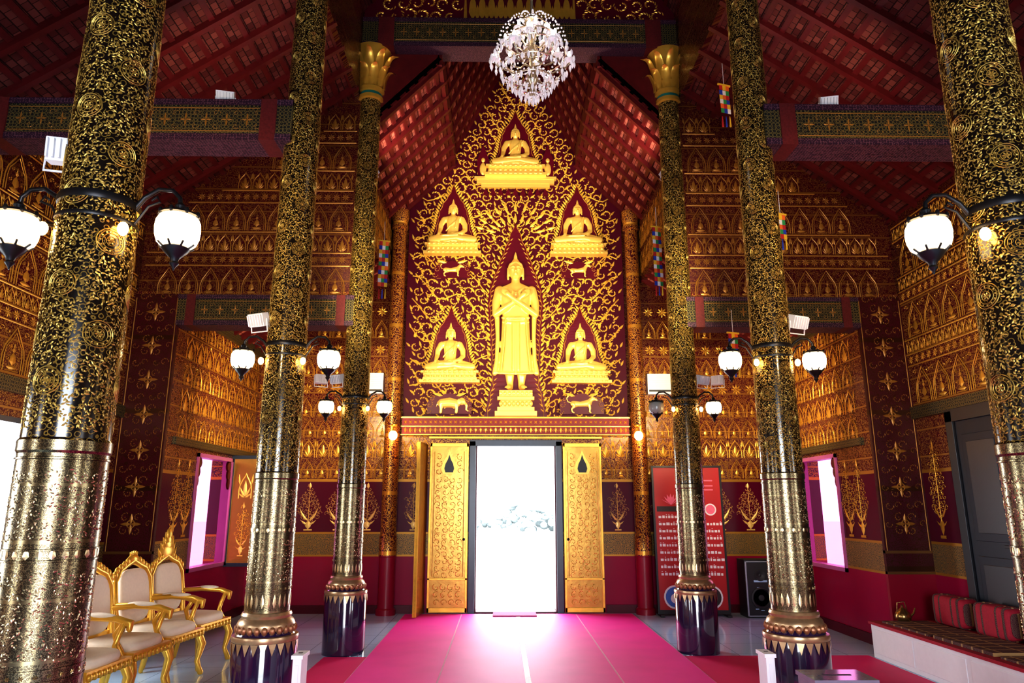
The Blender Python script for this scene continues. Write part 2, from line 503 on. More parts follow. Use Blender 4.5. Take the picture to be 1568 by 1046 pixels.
def beam(name, x0, x1, yc, z0, z1, dy=.14):
    mb = MB()
    mb.box(x0, x1, yc - dy, yc + dy, z0, z1, 0)
    f = yc - dy - .012; h = z1 - z0
    mb.box(x0, x1, f, yc + dy + .012, z0 - .015, z0 + h * .12, 2)
    mb.box(x0, x1, f, yc + dy + .012, z1 - h * .12, z1 + .01, 2)
    w = (x1 - x0) * .05
    for a in (x0 + w * 1.0, x1 - w * 2.0): mb.box(a, a + w, f - .004, yc + dy + .014, z0 - .018, z1 + .012, 1)
    o = mb.obj(name, [beam_mat, beam_red, beam_pur], 40)
    st = ST(); n = int((x1 - x0 - w * 4.4) / .17)
    for i in range(n):
        x = x0 + w * 2.2 + (i + .5) * (x1 - x0 - w * 4.4) / n
        for q in range(4): st.leaf(x, (z0 + z1) / 2, q * pi / 2, .05 if q % 2 == 0 else h * .18, .018, .003)
        for q in (-1, 1): st.spiral(x + .085, (z0 + z1) / 2 + q * h * .16, .03, 0, q, 6, .003)
    for q in (.2, .8): st.strip([(x0 + w * 2.1, z0 + h * q), (x1 - w * 2.1, z0 + h * q)], .008, .003)
    st.obj('beam_stencil', (0, yc - dy, 0), (1, 0, 0), (0, -1, 0), gilt_k, o, .002)
    return o
beam('tie_beam', -2.12, 2.12, YJ - .02, 7.62, 8.03, .16)
beam('tie_beam', -2.12, 2.12, 5.65, 7.62, 8.03)
beam('tie_beam', -2.12, 2.12, 2.9, 7.62, 8.03)
for s in (-1, 1):
    for yc, z0, z1, xo in ((YJ, 3.76, 4.12, XF), (5.65, 4.66, 5.02, XN), (2.9, 4.66, 5.02, XN)):
        a, b = sorted((s * 2.05, s * xo)); beam('aisle_tie_beam', a, b, yc, z0, z1)
mb = MB(); mb.prism_xz([(-2.4, 8.03), (2.4, 8.03), (2.4, 8.1), (0, 11.5), (-2.4, 8.1)], YJ - .04, YJ - .005)
g = mb.obj('wall_nave_gable', maroon, 0)
st = ST()
for k in range(8):
    z = 8.18 + k * .2
    for j in range(-11, 12):
        x = j * .19 + (.09 if k % 2 else 0)
        if abs(x) < 2.15 - (z - 8.05) * .7 and abs(x) > (.78 if k < 3 else 0): st.spiral(x, z, .10, j * 1.3, 1 if x > 0 else -1, 10)
st.strip([(-2.1, 8.08), (2.1, 8.08)], .04); st.strip([(-.75, 8.1), (-.75, 8.6), (.75, 8.6), (.75, 8.1)], .05)
for j in range(-5, 6): st.leaf(j * .13, 8.12, pi / 2, .42, .11); st.leaf(j * .13 + .065, 8.12, pi / 2, .25, .06)
st.obj('gable_relief', (0, YJ - .04, 0), (1, 0, 0), (0, -1, 0), gilt, g)

# ------------------------------------------------------------------ wall stencils
st = ST(); stl = ST()
for s in (-1, 1):
    x = 2.35
    while x < 4.1: stl.bush(s * x, 1.23, .44, .73); x += .46
    stl.bush(s * 1.62, 1.23, .34, .73)
    for k, z in enumerate((2.04, 2.36, 2.68)):
        x = 1.46
        while x < 4.15:
            if abs(x - 1.93) > .16: (st.bigarch if k % 2 == 0 else st.arch)(s * x, z, .2, .29)
            x += .235
    z = 3.02
    k = 0
    while z < 5.0:
        x = 2.25
        while x < 4.15 and z < 5.3 - (x - 2.15) * .62 - .3:
            (st.bigarch(s * x, z, .2, .3) if k % 2 == 0 else st.rosette(s * x, z + .13, .09)); x += .235
        z += .33; k += 1
st.obj('back_wall_stencil', (0, YB, 0), (1, 0, 0), (0, -1, 0), gilt_d, wall_back)
stl.obj('back_wall_tree_stencil', (0, YB, 0), (1, 0, 0), (0, -1, 0), gilt_l, wall_back)
for s, nm in ((-1, 'left'), (1, 'right')):
    st = ST()
    y = YJ + .35
    while y < YB - .1:
        if y < 9.2 or y > 10.8: st.bush(y, 1.23, .4, .95)
        for k in range(5): (st.bigarch if k % 2 == 0 else st.arch)(y, 2.42 + k * .33, .24, .29)
        y += .3
    st.obj('far_wall_stencil', (s * XF, 0, 0), (0, 1, 0), (-s, 0, 0), gilt_d, walls[nm])
    st = ST(); y = 1.0
    while y < YJ - .2:
        for z in (2.80, 3.60, 4.40): st.bigarch(y, z, .30, .42)
        inw = (5.3 < y < 7.5) if s < 0 else (5.7 < y < 7.95)
        if not inw and not (2.2 < y < 3.8): st.bush(y, 1.25, .34, 1.1)
        y += .34
    y = 1.0
    while y < YJ - .1:
        for z in (3.33, 4.13): st.rosette(y, z, .05)
        for z in (3.42, 4.22, 4.88): st.arch(y, z, .10, .14)
        y += .12
    for z in (3.26, 3.40, 3.58, 4.06, 4.20, 4.38, 4.86, 5.05): st.strip([(1, z), (YJ - .1, z)], .018)
    st.obj('near_wall_stencil', (s * XN, 0, 0), (0, 1, 0), (-s, 0, 0), gilt_d, walls[nm])
    mb = MB(); a, b = sorted((s * XF, s * XN)); mb.box(a, b, YJ - .10, YJ - .05, 0, 4.15, 0)
    mb.box(a, b, YJ - .12, YJ - .05, 0, .06, 1); mb.box(a, b, YJ - .108, YJ - .05, .84, .87, 1); mb.box(a, b, YJ - .108, YJ - .05, 1.07, 1.1, 1)
    p = mb.obj('trim_pilaster_' + nm, [pil_mat, gilt_n], 0)
    st = ST(); z = 1.4; k = 0
    while z < 4.0:
        for q in range(4):
            st.leaf(s * 4.475, z, q * pi / 2, .12, .04); st.spiral(s * 4.475 + .10 * cos(q * pi / 2 + pi / 4), z + .10 * sin(q * pi / 2 + pi / 4), .05, q, 1, 8)
        st.ring(s * 4.475, z, .045, .012, 12)
        for q in (-1, 1):
            st.spiral(s * 4.475 + q * .17, z + .21, .05, 0, q, 8); st.spiral(s * 4.475 + q * .07, z + .21, .04, 0, -q, 8)
            st.spiral(s * 4.475 + q * .2, z, .04, 0, q, 8)
        z += .42; k += 1
    for q in (-1, 1): st.strip([(s * 4.475 + q * .25, 1.1), (s * 4.475 + q * .25, 4.1)], .012)
    st.obj('pilaster_stencil', (0, YJ - .10, 0), (1, 0, 0), (0, -1, 0), gilt_k, p)
    mb = MB()
    a, b = sorted((s * XN, s * (XN - .05))); mb.box(a, b, -3.6, YJ - .1, 2.62, 2.76, 0)
    a, b = sorted((s * XF, s * (XF - .05))); mb.box(a, b, YJ + .1, YB, 2.33, 2.42, 0)
    a, b = sorted((s * XF, s * (XF - .06))); mb.box(a, b, YJ + .1, YB, 3.95, 4.08, 0)
    mb.obj('trim_moulding_' + nm, [beam_mat, gilt_d], 0)
    mb = MB()
    a, b = sorted((s * XN, s * (XN - .025))); mb.box(a, b, -3.6, YJ - .12, 0, .12, 0)
    a, b = sorted((s * XF, s * (XF - .025))); mb.box(a, b, YJ + .1, YB, 0, .12, 0)
    mb.obj('baseboard_' + nm, maroon, 0)
mb = MB()
for a, b in ((-4.2, -1.4), (1.4, 4.2)): mb.box(a, b, YB - .03, YB, 0, .12, 0)
mb.obj('baseboard_back', maroon, 0)

# windows
def window(n, s, xw, y0, y1, z0, z1, pane=True):
    e = empty('window_%d' % n, (s * xw, (y0 + y1) / 2, z0))
    W = y1 - y0; H = z1 - z0
    mb = MB()
    for a, b, c, d in ((-W / 2, -W / 2 + .05, 0, H), (W / 2 - .05, W / 2, 0, H), (-W / 2, W / 2, 0, .05), (-W / 2, W / 2, H - .05, H)):
        mb.box(min(s * -.02, s * (.12 if pane else .28)), max(s * -.02, s * (.12 if pane else .28)), a, b, c, d, 0)
    for q in (-1, 1):
        for k in range(3): mb.ell((s * .012, q * (W / 2 - .08), H - .12 - .12 * k), (.02, .13 - .035 * k, .09), 1, 10, 6)
    mb.obj('frame', [pink_frame if pane else frame_dk, red_wood], 0, e)
    if pane:
        mb = MB(); mb.box(s * .0, s * .008, -W / 2, W / 2, 0, H); mb.obj('tinted_pane', film, 0, e)
    mb = MB(); a, b = sorted((0, -s * .44))
    mb.box(a, b, W / 2, W / 2 + .04, -.02, H + .05, 0)
    for (u0, u1, w0, w1) in ((0.0, .44, -.02, .03), (0., .44, H, H + .05), (0, .035, 0, H), (.405, .44, 0, H)):
        mb.box(min(-s * u0, -s * u1), max(-s * u0, -s * u1), W / 2 - .012, W / 2 + .05, w0, w1, 1)
    mb.obj('shutter', [gilt_door, frame_dk], 0, e)
    st = ST(); st.arch(-s * .22, H * .62, .18, .36); st.bush(-s * .22, .12, .26, H * .5)
    st.obj('shutter_relief', (0, W / 2, 0), (1, 0, 0), (0, -1, 0), gilt_b, e)
window(1, -1, XF, 9.35, 10.6, .78, 2.28)
window(2, 1, XF, 9.35, 10.6, .78, 2.28)
window(3, -1, XN, 5.5, 7.25, .8, 2.4, False)
window(4, -1, XN, 2.4, 3.65, .8, 2.4, False)  # out-of-view window, added to let in more daylight
window(5, 1, XN, 2.4, 3.65, .8, 2.4, False)

# right side dark door
e = empty('door_side', (XN, 6.85, 0))
mb = MB()
mb.box(-.06, -.001, -.9, -.78, 0, 2.62, 1); mb.box(-.06, -.001, .78, .9, 0, 2.62, 1); mb.box(-.06, -.001, -.9, .9, 2.5, 2.64, 1)
for q in (0, 1):
    y0 = -.78 + q * .78
    mb.box(-.035, -.001, y0 + .005, y0 + .775, 0, 2.5, 0)
    for z0, z1 in ((.2, 1.1), (1.25, 2.35)):
        mb.box(-.05, -.03, y0 + .1, y0 + .67, z0, z1, 0); mb.box(-.058, -.045, y0 + .17, y0 + .60, z0 + .08, z1 - .08, 1)
mb.box(-.075, -.04, -.09, -.05, 1.1, 1.35, 2); mb.box(-.075, -.04, .05, .09, 1.1, 1.35, 2); mb.box(-.09, -.06, -.2, .2, 1.2, 1.23, 2)
mb.obj('door_leaves', [m_simple('dark_door_paint', (.006, .010, .018), .4, 0, .2, 10, spec=.3), black_pl, dark_iron], 0, e, bevel=.004)

# ------------------------------------------------------------------ main doorway
e = empty('door_main', (0, YB, 0))
mb = MB()
for s in (-1, 1):
    a, b = sorted((s * .64, s * .74)); mb.box(a, b, -.10, .3, 0, 2.62, 0)
    a, b = sorted((s * .62, s * .66)); mb.box(a, b, -.06, .3, 0, 2.58, 1)
mb.box(-.74, .74, -.10, .3, 2.54, 2.64, 0)
mb.box(-1.4, 1.4, -.05, 0, 2.66, 2.70, 2)
mb.box(-.62, .62, -.08, .3, 0, .03, 1)
mb.obj('frame', [frame_dk, maroon, gilt_d], 0, e, bevel=.006)
for s in (-1, 1):
    mb = MB(); a, b = sorted((s * .75, s * 1.36))
    mb.box(a, b, -.16, -.115, .03, 2.58, 0)
    for (u0, u1, z0, z1) in ((.75, .785, .03, 2.58), (1.325, 1.36, .03, 2.58), (.75, 1.36, .03, .1), (.75, 1.36, 2.52, 2.58), (.75, 1.36, .5, .53)):
        a, b = sorted((s * u0, s * u1)); mb.box(a, b, -.172, -.11, z0, z1, 2)
    mb.ell((s * .81, -.19, 1.1), .022, 1, 10, 6)
    mb.obj('door_leaf', [gilt_door, dark_iron, gilt], 0, e, bevel=.004)
    mb = MB()
    pts = [(s * 1.055 + x, 2.10 + z) for x, z in ((-.10, 0), (-.13, .08), (-.10, .18), (-.04, .27), (0, .37), (.04, .27), (.10, .18), (.13, .08), (.10, 0))]
    mb.prism_xz(pts, -.172, -.16, 0)
    mb.prism_xz([(s * 1.055 + (x - s * 1.055) * .6, 2.12 + (z - 2.10) * .75) for x, z in pts], -.178, -.17, 1)
    mb.obj('leaf_niche', [gilt_b, dark_iron], 0, e)
    st = ST()
    for k in range(16):
        for q in (-1.5, -.5, .5, 1.5):
            st.spiral(s * 1.055 + q * .112, .58 + k * .095, .047, k + q, -1 if q < 0 else 1, 8, .004, .30)
    for k in range(3):
        for q in (-1, 1): st.spiral(s * 1.055 + q * .17, 2.14 + k * .11, .05, k, q, 8, .004, .3)
    for q in (-1.5, -.5, .5, 1.5):
        for k in range(3): st.spiral(s * 1.055 + q * .112, .17 + k * .11, .05, k, 1, 9, .004, .3)
    for q in (-1, 1): st.strip([(s * 1.055 + q * .235, .55), (s * 1.055 + q * .235, 2.45)], .012)
    st.obj('leaf_relief', (0, -.16, 0), (1, 0, 0), (0, -1, 0), gilt_doorr, e)
mb = MB()
Mx = Matrix.Translation((-1.42, -.16, 0)) @ Matrix.Rotation(radians(-8), 4, 'Z')
mb.box(-.02, .02, -.5, 0, .03, 2.56, 0, Mx); mb.box(-.026, .026, -.5, -.47, .03, 2.56, 1, Mx)
mb.obj('folded_leaf', [gilt_door, gilt], 0, e)

# ------------------------------------------------------------------ mural
mural = empty('gilded_mural', (0, 0, 0))
mb = MB()
mb.prism_xz([(-1.84, 2.98), (1.84, 2.98), (1.84, 6.62), (1.08, 7.45), (1.08, 7.8), (0, 9.9), (-1.08, 7.8), (-1.08, 7.45), (-1.84, 6.62)], YB - .03, YB - .001, 0)
mb.obj('mural_ground', mural_bg, 0, mural)
def roofhalf(z):
    if z < 6.6: return 1.8
    if z < 7.5: return 1.8 - (z - 6.6) * .85
    if z < 7.8: return 1.02
    return max(0, 1.0 - (z - 7.8) * .5)
st = ST(); z = 3.1; r = 0
SP = .175
while z < 9.7:
    n = int(1.8 / SP) + 1
    for j in range(-n, n + 1):
        x = j * SP + (SP / 2 if r % 2 else 0)
        if abs(x) < roofhalf(z) - .05:
            hnd = 1 if x > 0 else -1
            st.spiral(x + random.uniform(-.012, .012), z + random.uniform(-.012, .012), .081 + random.uniform(0, .016), (pi / 2 + (j * 2.1 + r)), hnd, 9, .014, .31)
            st.leaf(x + SP * .5 * hnd, z - .02, pi / 2 - hnd * random.uniform(.2, .9), .11, .036, .016)
    z += SP * .9; r += 1
for s in (-1, 1):
    for k in range(9):
        z0 = 3.1 + k * .42
        st.strip([(s * (.45 + 1.3 * t / 12), z0 + .55 * (t / 12) + .12 * sin(t * .9 + k)) for t in range(13)], .022, .02)
st.obj('mural_foliage', (0, YB - .03, 0), (1, 0, 0), (0, -1, 0), gilt_b, mural)
st = ST()
for a in range(-5, 6):
    for q in range(2): st.leaf(.0 + sin(a * .26) * (.35 + .2 * q), 6.15 + cos(a * .26) * (.22 + .22 * q), pi / 2 - a * .26, .20, .055, .02)
st.obj('mural_crown_leaves', (0, YB - .05, 0), (1, 0, 0), (0, -1, 0), gilt_b, mural)
mb = MB(); mb.box(-1.84, 1.84, YB - .09, YB - .001, 2.72, 3.0, 0); mb.box(-1.86, 1.86, YB - .11, YB - .001, 2.985, 3.01, 1); mb.box(-1.86, 1.86, YB - .098, YB - .001, 2.85, 2.862, 1)
mb.box(-1.86, 1.86, YB - .1, YB - .001, 2.715, 2.73, 1)
mb.obj('valance', [m_simple('valance_red', (.20, .008, .015), .6, 0, .3, 30), gilt_d], 0, mural)
st = ST()
for j in range(-22, 23):
    x = j * .081
    for q in range(4): st.leaf(x, 2.925, q * pi / 2 + pi / 4, .032, .018)
    st.leaf(x, 2.84, -pi / 2, .09, .036); st.ring(x + .04, 2.79, .012, .008, 8)
st.obj('valance_relief', (0, YB - .09, 0), (1, 0, 0), (0, -1, 0), gilt_d, mural)

def remesh(mb, name, voxel, mats, sm=3):
    o = mb.obj(name + '_src', mats, 0)
    r = o.modifiers.new('r', 'REMESH'); r.mode = 'VOXEL'; r.voxel_size = voxel; r.use_smooth_shade = True
    s = o.modifiers.new('s', 'SMOOTH'); s.iterations = sm; s.factor = .5
    dg = bpy.context.evaluated_depsgraph_get(); dg.update()
    me = bpy.data.meshes.new_from_object(o.evaluated_get(dg)); me.name = name
    bpy.data.objects.remove(o)
    me.materials.clear(); me.materials.append(mats)
    return me

def head(mb, c, k):
    x, y, z = c
    mb.ell((x, y, z), (.068 * k, .072 * k, .088 * k), 0, 20, 14)
    mb.ell((x, y - .012 * k, z - .05 * k), (.047 * k, .05 * k, .04 * k), 0)
    mb.tube([(x, y - .068 * k, z + .02 * k), (x, y - .088 * k, z - .018 * k)], [.007 * k, .014 * k])
    for q in (-1, 1):
        mb.tube([(x + q * .012 * k, y - .070 * k, z + .026 * k), (x + q * .032 * k, y - .068 * k, z + .034 * k), (x + q * .05 * k, y - .05 * k, z + .024 * k)], .007 * k)
        mb.ell((x + q * .028 * k, y - .062 * k, z + .006 * k), (.017 * k, .012 * k, .008 * k))
        mb.tube([(x + q * .069 * k, y, z + .025 * k), (x + q * .076 * k, y, z - .03 * k), (x + q * .073 * k, y - .005, z - .08 * k)], [.014 * k, .010 * k, .013 * k])
    mb.ell((x, y - .066 * k, z - .042 * k), (.022 * k, .012 * k, .007 * k)); mb.ell((x, y - .062 * k, z - .056 * k), (.016 * k, .012 * k, .007 * k))
    for i in range(12):
        a = pi * i / 11
        mb.ell((x + cos(a) * .062 * k, y - .035 * k, z + .03 * k + sin(a) * .052 * k), .013 * k, 0, 8, 6)
    mb.ell((x, y + .005, z + .088 * k), (.04 * k, .04 * k, .036 * k))
    mb.tube([(x, y, z + .11 * k), (x, y, z + .15 * k), (x, y, z + .20 * k)], [.022 * k, .018 * k, .004 * k])

def hand(mb, w, d, side, k=1.0, up=(0, -1, 0)):
    w = Vector(w); d = Vector(d).normalized(); up = Vector(up); r = d.cross(up).normalized()
    mb.tube([w, w + d * .07 * k], [.024 * k, .030 * k])
    for i, (o, L) in enumerate(((-.026, .062), (-.009, .074), (.009, .07), (.026, .055))):
        a = w + d * .075 * k + r * o * k
        mb.tube([a, a + d * L * .55 * k, a + d * L * k + up * -.008 * k], [.0105 * k, .0095 * k, .007 * k], seg=8)
    a = w + d * .02 * k + r * side * .024 * k
    mb.tube([a, a + (d * .6 + r * side * .7) * .05 * k], [.012 * k, .009 * k], seg=8)

# seated figure (faces -Y)
mb = MB()
mb.tube([(0, 0, .12), (0, 0, .24), (0, 0, .34), (0, -.005, .43)], [.125, .098, .105, .115])
mb.tube([(-.13, 0, .46), (0, 0, .475), (.13, 0, .46)], [.055, .07, .055])
mb.tube([(0, 0, .5), (0, 0, .58)], [.045, .038])
head(mb, (0, -.01, .645), 1.0)
for q in (-1, 1):
    mb.tube([(q * .08, .0, .10), (q * .22, -.08, .10), (q * .36, -.12, .075)], [.10, .085, .06])
    mb.tube([(q * .36, -.12, .07), (q * .18, -.22, .07), (-q * .05, -.24, .08 + (.035 if q > 0 else 0))], [.058, .052, .036])
    mb.tube([(-q * .05, -.24, .08 + (.035 if q > 0 else 0)), (-q * .15, -.23, .095 + (.03 if q > 0 else 0))], [.034, .022])
mb.tube([(-.15, 0, .46), (-.205, -.01, .36), (-.215, -.02, .27)], [.056, .048, .040])
mb.tube([(-.215, -.02, .27), (-.225, -.11, .21), (-.235, -.185, .165)], [.040, .034, .024])
hand(mb, (-.235, -.19, .165), (.02, -.12, -1), 1, 1.05, (0, -.9, .1))
mb.tube([(.15, 0, .46), (.205, -.01, .36), (.21, -.02, .26)], [.056, .048, .042])
mb.tube([(.21, -.02, .26), (.15, -.13, .19), (.07, -.19, .165)], [.042, .034, .024])
hand(mb, (.065, -.195, .163), (-1, -.1, 0), -1, 1.0, (0, -.2, 1))
mb.tube([(.14, -.055, .50), (.06, -.115, .42), (-.05, -.122, .32), (-.115, -.07, .24)], .013)
mb.tube([(.10, -.08, .49), (.07, -.125, .40), (.05, -.125, .30)], [.022, .022, .02])
mb.tube([(-.36, -.16, .10), (-.15, -.27, .12), (.1, -.28, .13)], .010)
seated_me = remesh(mb, 'seated_body', .0085, gilt_f, 2)

mb = MB()
def tier(w, d, z0, z1): mb.box(-w / 2, w / 2, -d, 0, z0, z1)
tier(.98, .16, 0, .05); tier(.88, .13, .05, .09); tier(.78, .10, .09, .13); tier(.86, .13, .13, .16); tier(.94, .16, .16, .20)
for i in range(11):
    x = -.4 + i * .08
    mb.ell((x, -.11, .112), (.035, .035, .035), 0, 8, 6); mb.ell((x, -.14, .18), (.037, .035, .03), 0, 8, 6); mb.ell((x, -.15, .03), (.037, .02, .022), 0, 8, 6)
ped_me = mb.mesh('lotus_pedestal', gilt_f, 40)

def halo_mesh(name, prof, serr=.018, n=60, inner=0):
    mb = MB(); R = []
    zs = [p[1] for p in prof]
    def hw(z):
        for (w0, z0), (w1, z1) in zip(prof[:-1], prof[1:]):
            if z0 <= z <= z1: return w0 + (w1 - w0) * (z - z0) / (z1 - z0)
        return 0
    for i in range(n + 1):
        z = zs[0] + (zs[-1] - zs[0]) * i / n
        R.append((hw(z) + (serr if i % 2 and i < n - 1 else 0), z))
    vs = []; fs = []
    for w, z in R: vs += [(-w, 0, z), (0, -.012, z), (w, 0, z)]
    for i in range(n):
        k = i * 3; fs += [(k, k + 1, k + 4, k + 3), (k + 1, k + 2, k + 5, k + 4)]
    mb.add(vs, fs); me = mb.mesh(name, maroon, 0)
    st = ST()
    for i in range(2, n - 1, 2):
        w, z = R[i]
        for q in (-1, 1):
            st.leaf(q * w, z, pi / 2 - q * .45, .10, .035, .016, bend=-.2 * q)
            if inner and w > .1: st.leaf(q * (w - .035), z, pi / 2 + q * .5, .075, .022, .018, bend=.3 * q)
    st.strip([(-w * .90, z) for w, z in R[::3]], .009, .02); st.strip([(w * .90, z) for w, z in R[::3]], .009, .02)
    return me, st
halo_s, halo_st = halo_mesh('halo', [(.42, 0.0), (.37, .12), (.31, .3), (.28, .48), (.25, .62), (.18, .78), (.09, .90), (.03, 1.02), (0, 1.12)], .015, 48)
rim_ob = halo_st.obj('halo_rim', (0, 0, 0), (1, 0, 0), (0, -1, 0), gilt_b); rim_me = rim_ob.data; bpy.data.objects.remove(rim_ob)
YM = YB - .05
for (x, z, k, pw) in ((-1.08, 5.78, 1, 1), (1.08, 5.78, 1, 1), (-1.08, 3.56, 1, 1), (1.08, 3.56, 1, 1), (0, 7.24, 1.0, 1.1)):
    e = empty('seated_buddha_relief', (x, YM, z))
    e.scale = (k, 1, k)
    inst('lotus_pedestal', ped_me, e, (0, .03, 0), (0, 0, 0), (pw, 1, 1))
    inst('body', seated_me, e, (0, -.03, .19), (0, 0, 0), (1, .55, 1))
    inst('halo', halo_s, e, (0, -.015, .19)); inst('halo_rim', rim_me, e, (0, -.015, .19))
    if x == 0:
        mb = MB(); mb.box(-.68, .68, -.05, .03, -.13, -.01, 0); mb.box(-.60, .60, -.04, .03, -.2, -.13, 0); mb.box(-.72, .72, -.06, .03, -.05, -.0, 0)
        for q in (-1, 1):
            mb.prism_xz([(q * .46, .02), (q * .66, .02), (q * .68, .3), (q * .57, .62), (q * .46, .3)], -.04, .0, 1)
            mb.ell((q * .57, -.05, .14), (.06, .03, .12), 0); mb.ell((q * .57, -.05, .31), (.036, .025, .045), 0)
        for i in range(-4, 5): mb.prism_xz([(i * .13 - .05, -.34), (i * .13 + .05, -.34), (i * .13, -.21)], -.04, .0, 1)
        mb.obj('throne', [gilt_f, maroon], 40, e)

# standing figure
mb = MB()
secs = [(.26, .30, .10), (.34, .285, .10), (.6, .255, .10), (.9, .24, .105), (1.2, .225, .11), (1.32, .215, .115), (1.5, .25, .12), (1.66, .28, .115), (1.74, .26, .10), (1.79, .15, .08), (1.83, .07, .06)]
vs = []; fs = []; SG = 28
for z, a, b in secs:
    for i in range(SG):
        t = 2 * pi * i / SG
        vs.append((a * math.copysign(abs(cos(t)) ** .8, cos(t)), b * math.copysign(abs(sin(t)) ** .8, sin(t)), z))
for j in range(len(secs) - 1):
    for i in range(SG):
        k = (i + 1) % SG; fs.append((j * SG + i, j * SG + k, (j + 1) * SG + k, (j + 1) * SG + i))
fs.append(tuple(range(SG))[::-1]); fs.append(tuple((len(secs) - 1) * SG + i for i in range(SG)))
mb.add(vs, fs)
mb.tube([(0, 0, 1.74), (0, 0, 1.92)], [.085, .068])
head(mb, (0, -.02, 2.03), 1.75)
for q in (-1, 1):
    mb.tube([(q * .27, 0, 1.69), (q * .325, -.01, 1.48), (q * .33, -.03, 1.27)], [.085, .072, .062])
    zc = .015 if q > 0 else 0
    mb.tube([(q * .33, -.03, 1.27), (q * .12, -.16 - zc, 1.39), (-q * .06, -.21 - 2 * zc, 1.50)], [.062, .052, .036])
    hand(mb, (-q * .06, -.21 - 2 * zc, 1.50), (-q * .75, -.02, .66), q, 1.55)
    mb.tube([(q * .31, 0, 1.25), (q * .30, -.02, .9), (q * .31, -.03, .5), (q * .345, -.03, .27)], [.045, .035, .035, .045])
    mb.tube([(q * .17, -.12, 1.16), (q * .20, -.12, .7), (q * .24, -.115, .30)], .014)
    mb.tube([(q * .10, .0, .30), (q * .095, 0, .12), (q * .09, -.01, .05)], [.085, .058, .05])
    mb.tube([(q * .09, 0, .04), (q * .125, -.12, .03)], [.05, .04])
    for i in range(5): mb.tube([(q * (.085 + .02 * i), -.14, .03), (q * (.09 + .021 * i), -.19 + .008 * i, .018)], .014, seg=8)
mb.tube([(-.22, -.07, 1.20), (0, -.14, 1.18), (.22, -.07, 1.20)], .022); mb.tube([(-.22, -.07, 1.13), (0, -.13, 1.11), (.22, -.07, 1.13)], .014)
mb.tube([(-.045, -.125, 1.1), (-.05, -.12, .30)], .014); mb.tube([(.045, -.125, 1.1), (.05, -.12, .30)], .014); mb.tube([(0, -.13, 1.1), (0, -.13, .24)], .02)
mb.tube([(-.30, -.05, .27), (0, -.125, .245), (.30, -.05, .27)], .018)
mb.tube([(-.14, -.09, 1.72), (0, -.135, 1.62), (.14, -.09, 1.72)], .014)
stand_me = remesh(mb, 'standing_body', .0125, gilt_f, 2)
e = empty('standing_buddha_relief', (0, YM, 3.43))
inst('body', stand_me, e, (0, -.06, .02), (0, 0, 0), (1, .9, 1))
hs, hst = halo_mesh('halo', [(.50, -.42), (.45, -.1), (.39, .15), (.41, .5), (.43, 1.0), (.47, 1.5), (.43, 1.8), (.32, 2.1), (.23, 2.35), (.12, 2.62), (.03, 2.85), (0, 2.95)], .03, 80, 1)
inst('halo', hs, e, (0, -.022, 0)); hst.obj('halo_rim', (0, -.022, 0), (1, 0, 0), (0, -1, 0), gilt_b, e)
mb = MB()
for w, z0, z1, d in ((.68, -.42, -.34, .18), (.6, -.34, -.27, .15), (.5, -.27, -.16, .12), (.6, -.16, -.1, .15), (.54, -.1, .0, .16)): mb.box(-w / 2, w / 2, -d, .02, z0, z1)
for i in range(8):
    x = -.245 + i * .07; mb.ell((x, -.13, -.215), (.032, .03, .045), 0, 8, 6); mb.ell((x, -.155, -.05), (.03, .02, .04), 0, 8, 6)
mb.obj('pedestal', gilt_f, 40, e, bevel=.005)

def niche(name, x, z, build, w=.36, h=.34, k=1.):
    e = empty(name, (x, YM, z))
    mb = MB(); mb.prism_xz([(-w, 0), (-w * 1.02, h * .5), (-w * .8, h * .8), (0, h), (w * .8, h * .8), (w * 1.02, h * .5), (w, 0)], -.035, 0)
    mb.obj('niche', maroon, 0, e)
    mb = MB(); build(mb); me = remesh(mb, 'animal_body', .006, gilt_f, 2)
    inst('animal_body', me, e, (0, -.04, .01), (0, 0, 0), (1.15 * k, .6, 1.12 * k))
    st = ST()
    for q in (-1, 1):
        for j in range(3): st.spiral(q * (w * .98 - .03 * j), .05 + j * .1, .05, j, q, 7, .012)
        st.leaf(q * w * .3, h * .86, pi / 2 - q * 1.3, .18, .05, .012)
    st.obj('niche_rim', (0, -.036, 0), (1, 0, 0), (0, -1, 0), gilt_b, e)
def elephant(mb):
    mb.tube([(-.10, 0, .145), (.0, 0, .155), (.09, 0, .14)], [.068, .075, .066])
    mb.ell((.175, 0, .17), (.05, .045, .055)); mb.ell((.14, -.045, .165), (.035, .012, .045))
    mb.tube([(.21, 0, .16), (.245, 0, .11), (.24, 0, .05), (.265, 0, .03)], [.024, .019, .014, .010])
    mb.tube([(.2, -.02, .14), (.245, -.03, .125)], [.008, .004])
    for x, y in ((-.12, -.03), (-.07, .03), (.06, .03), (.10, -.03)): mb.tube([(x, y, .12), (x + .005, y, .06), (x, y, .012)], [.032, .022, .022])
    mb.tube([(-.165, 0, .16), (-.185, 0, .09)], [.008, .005])
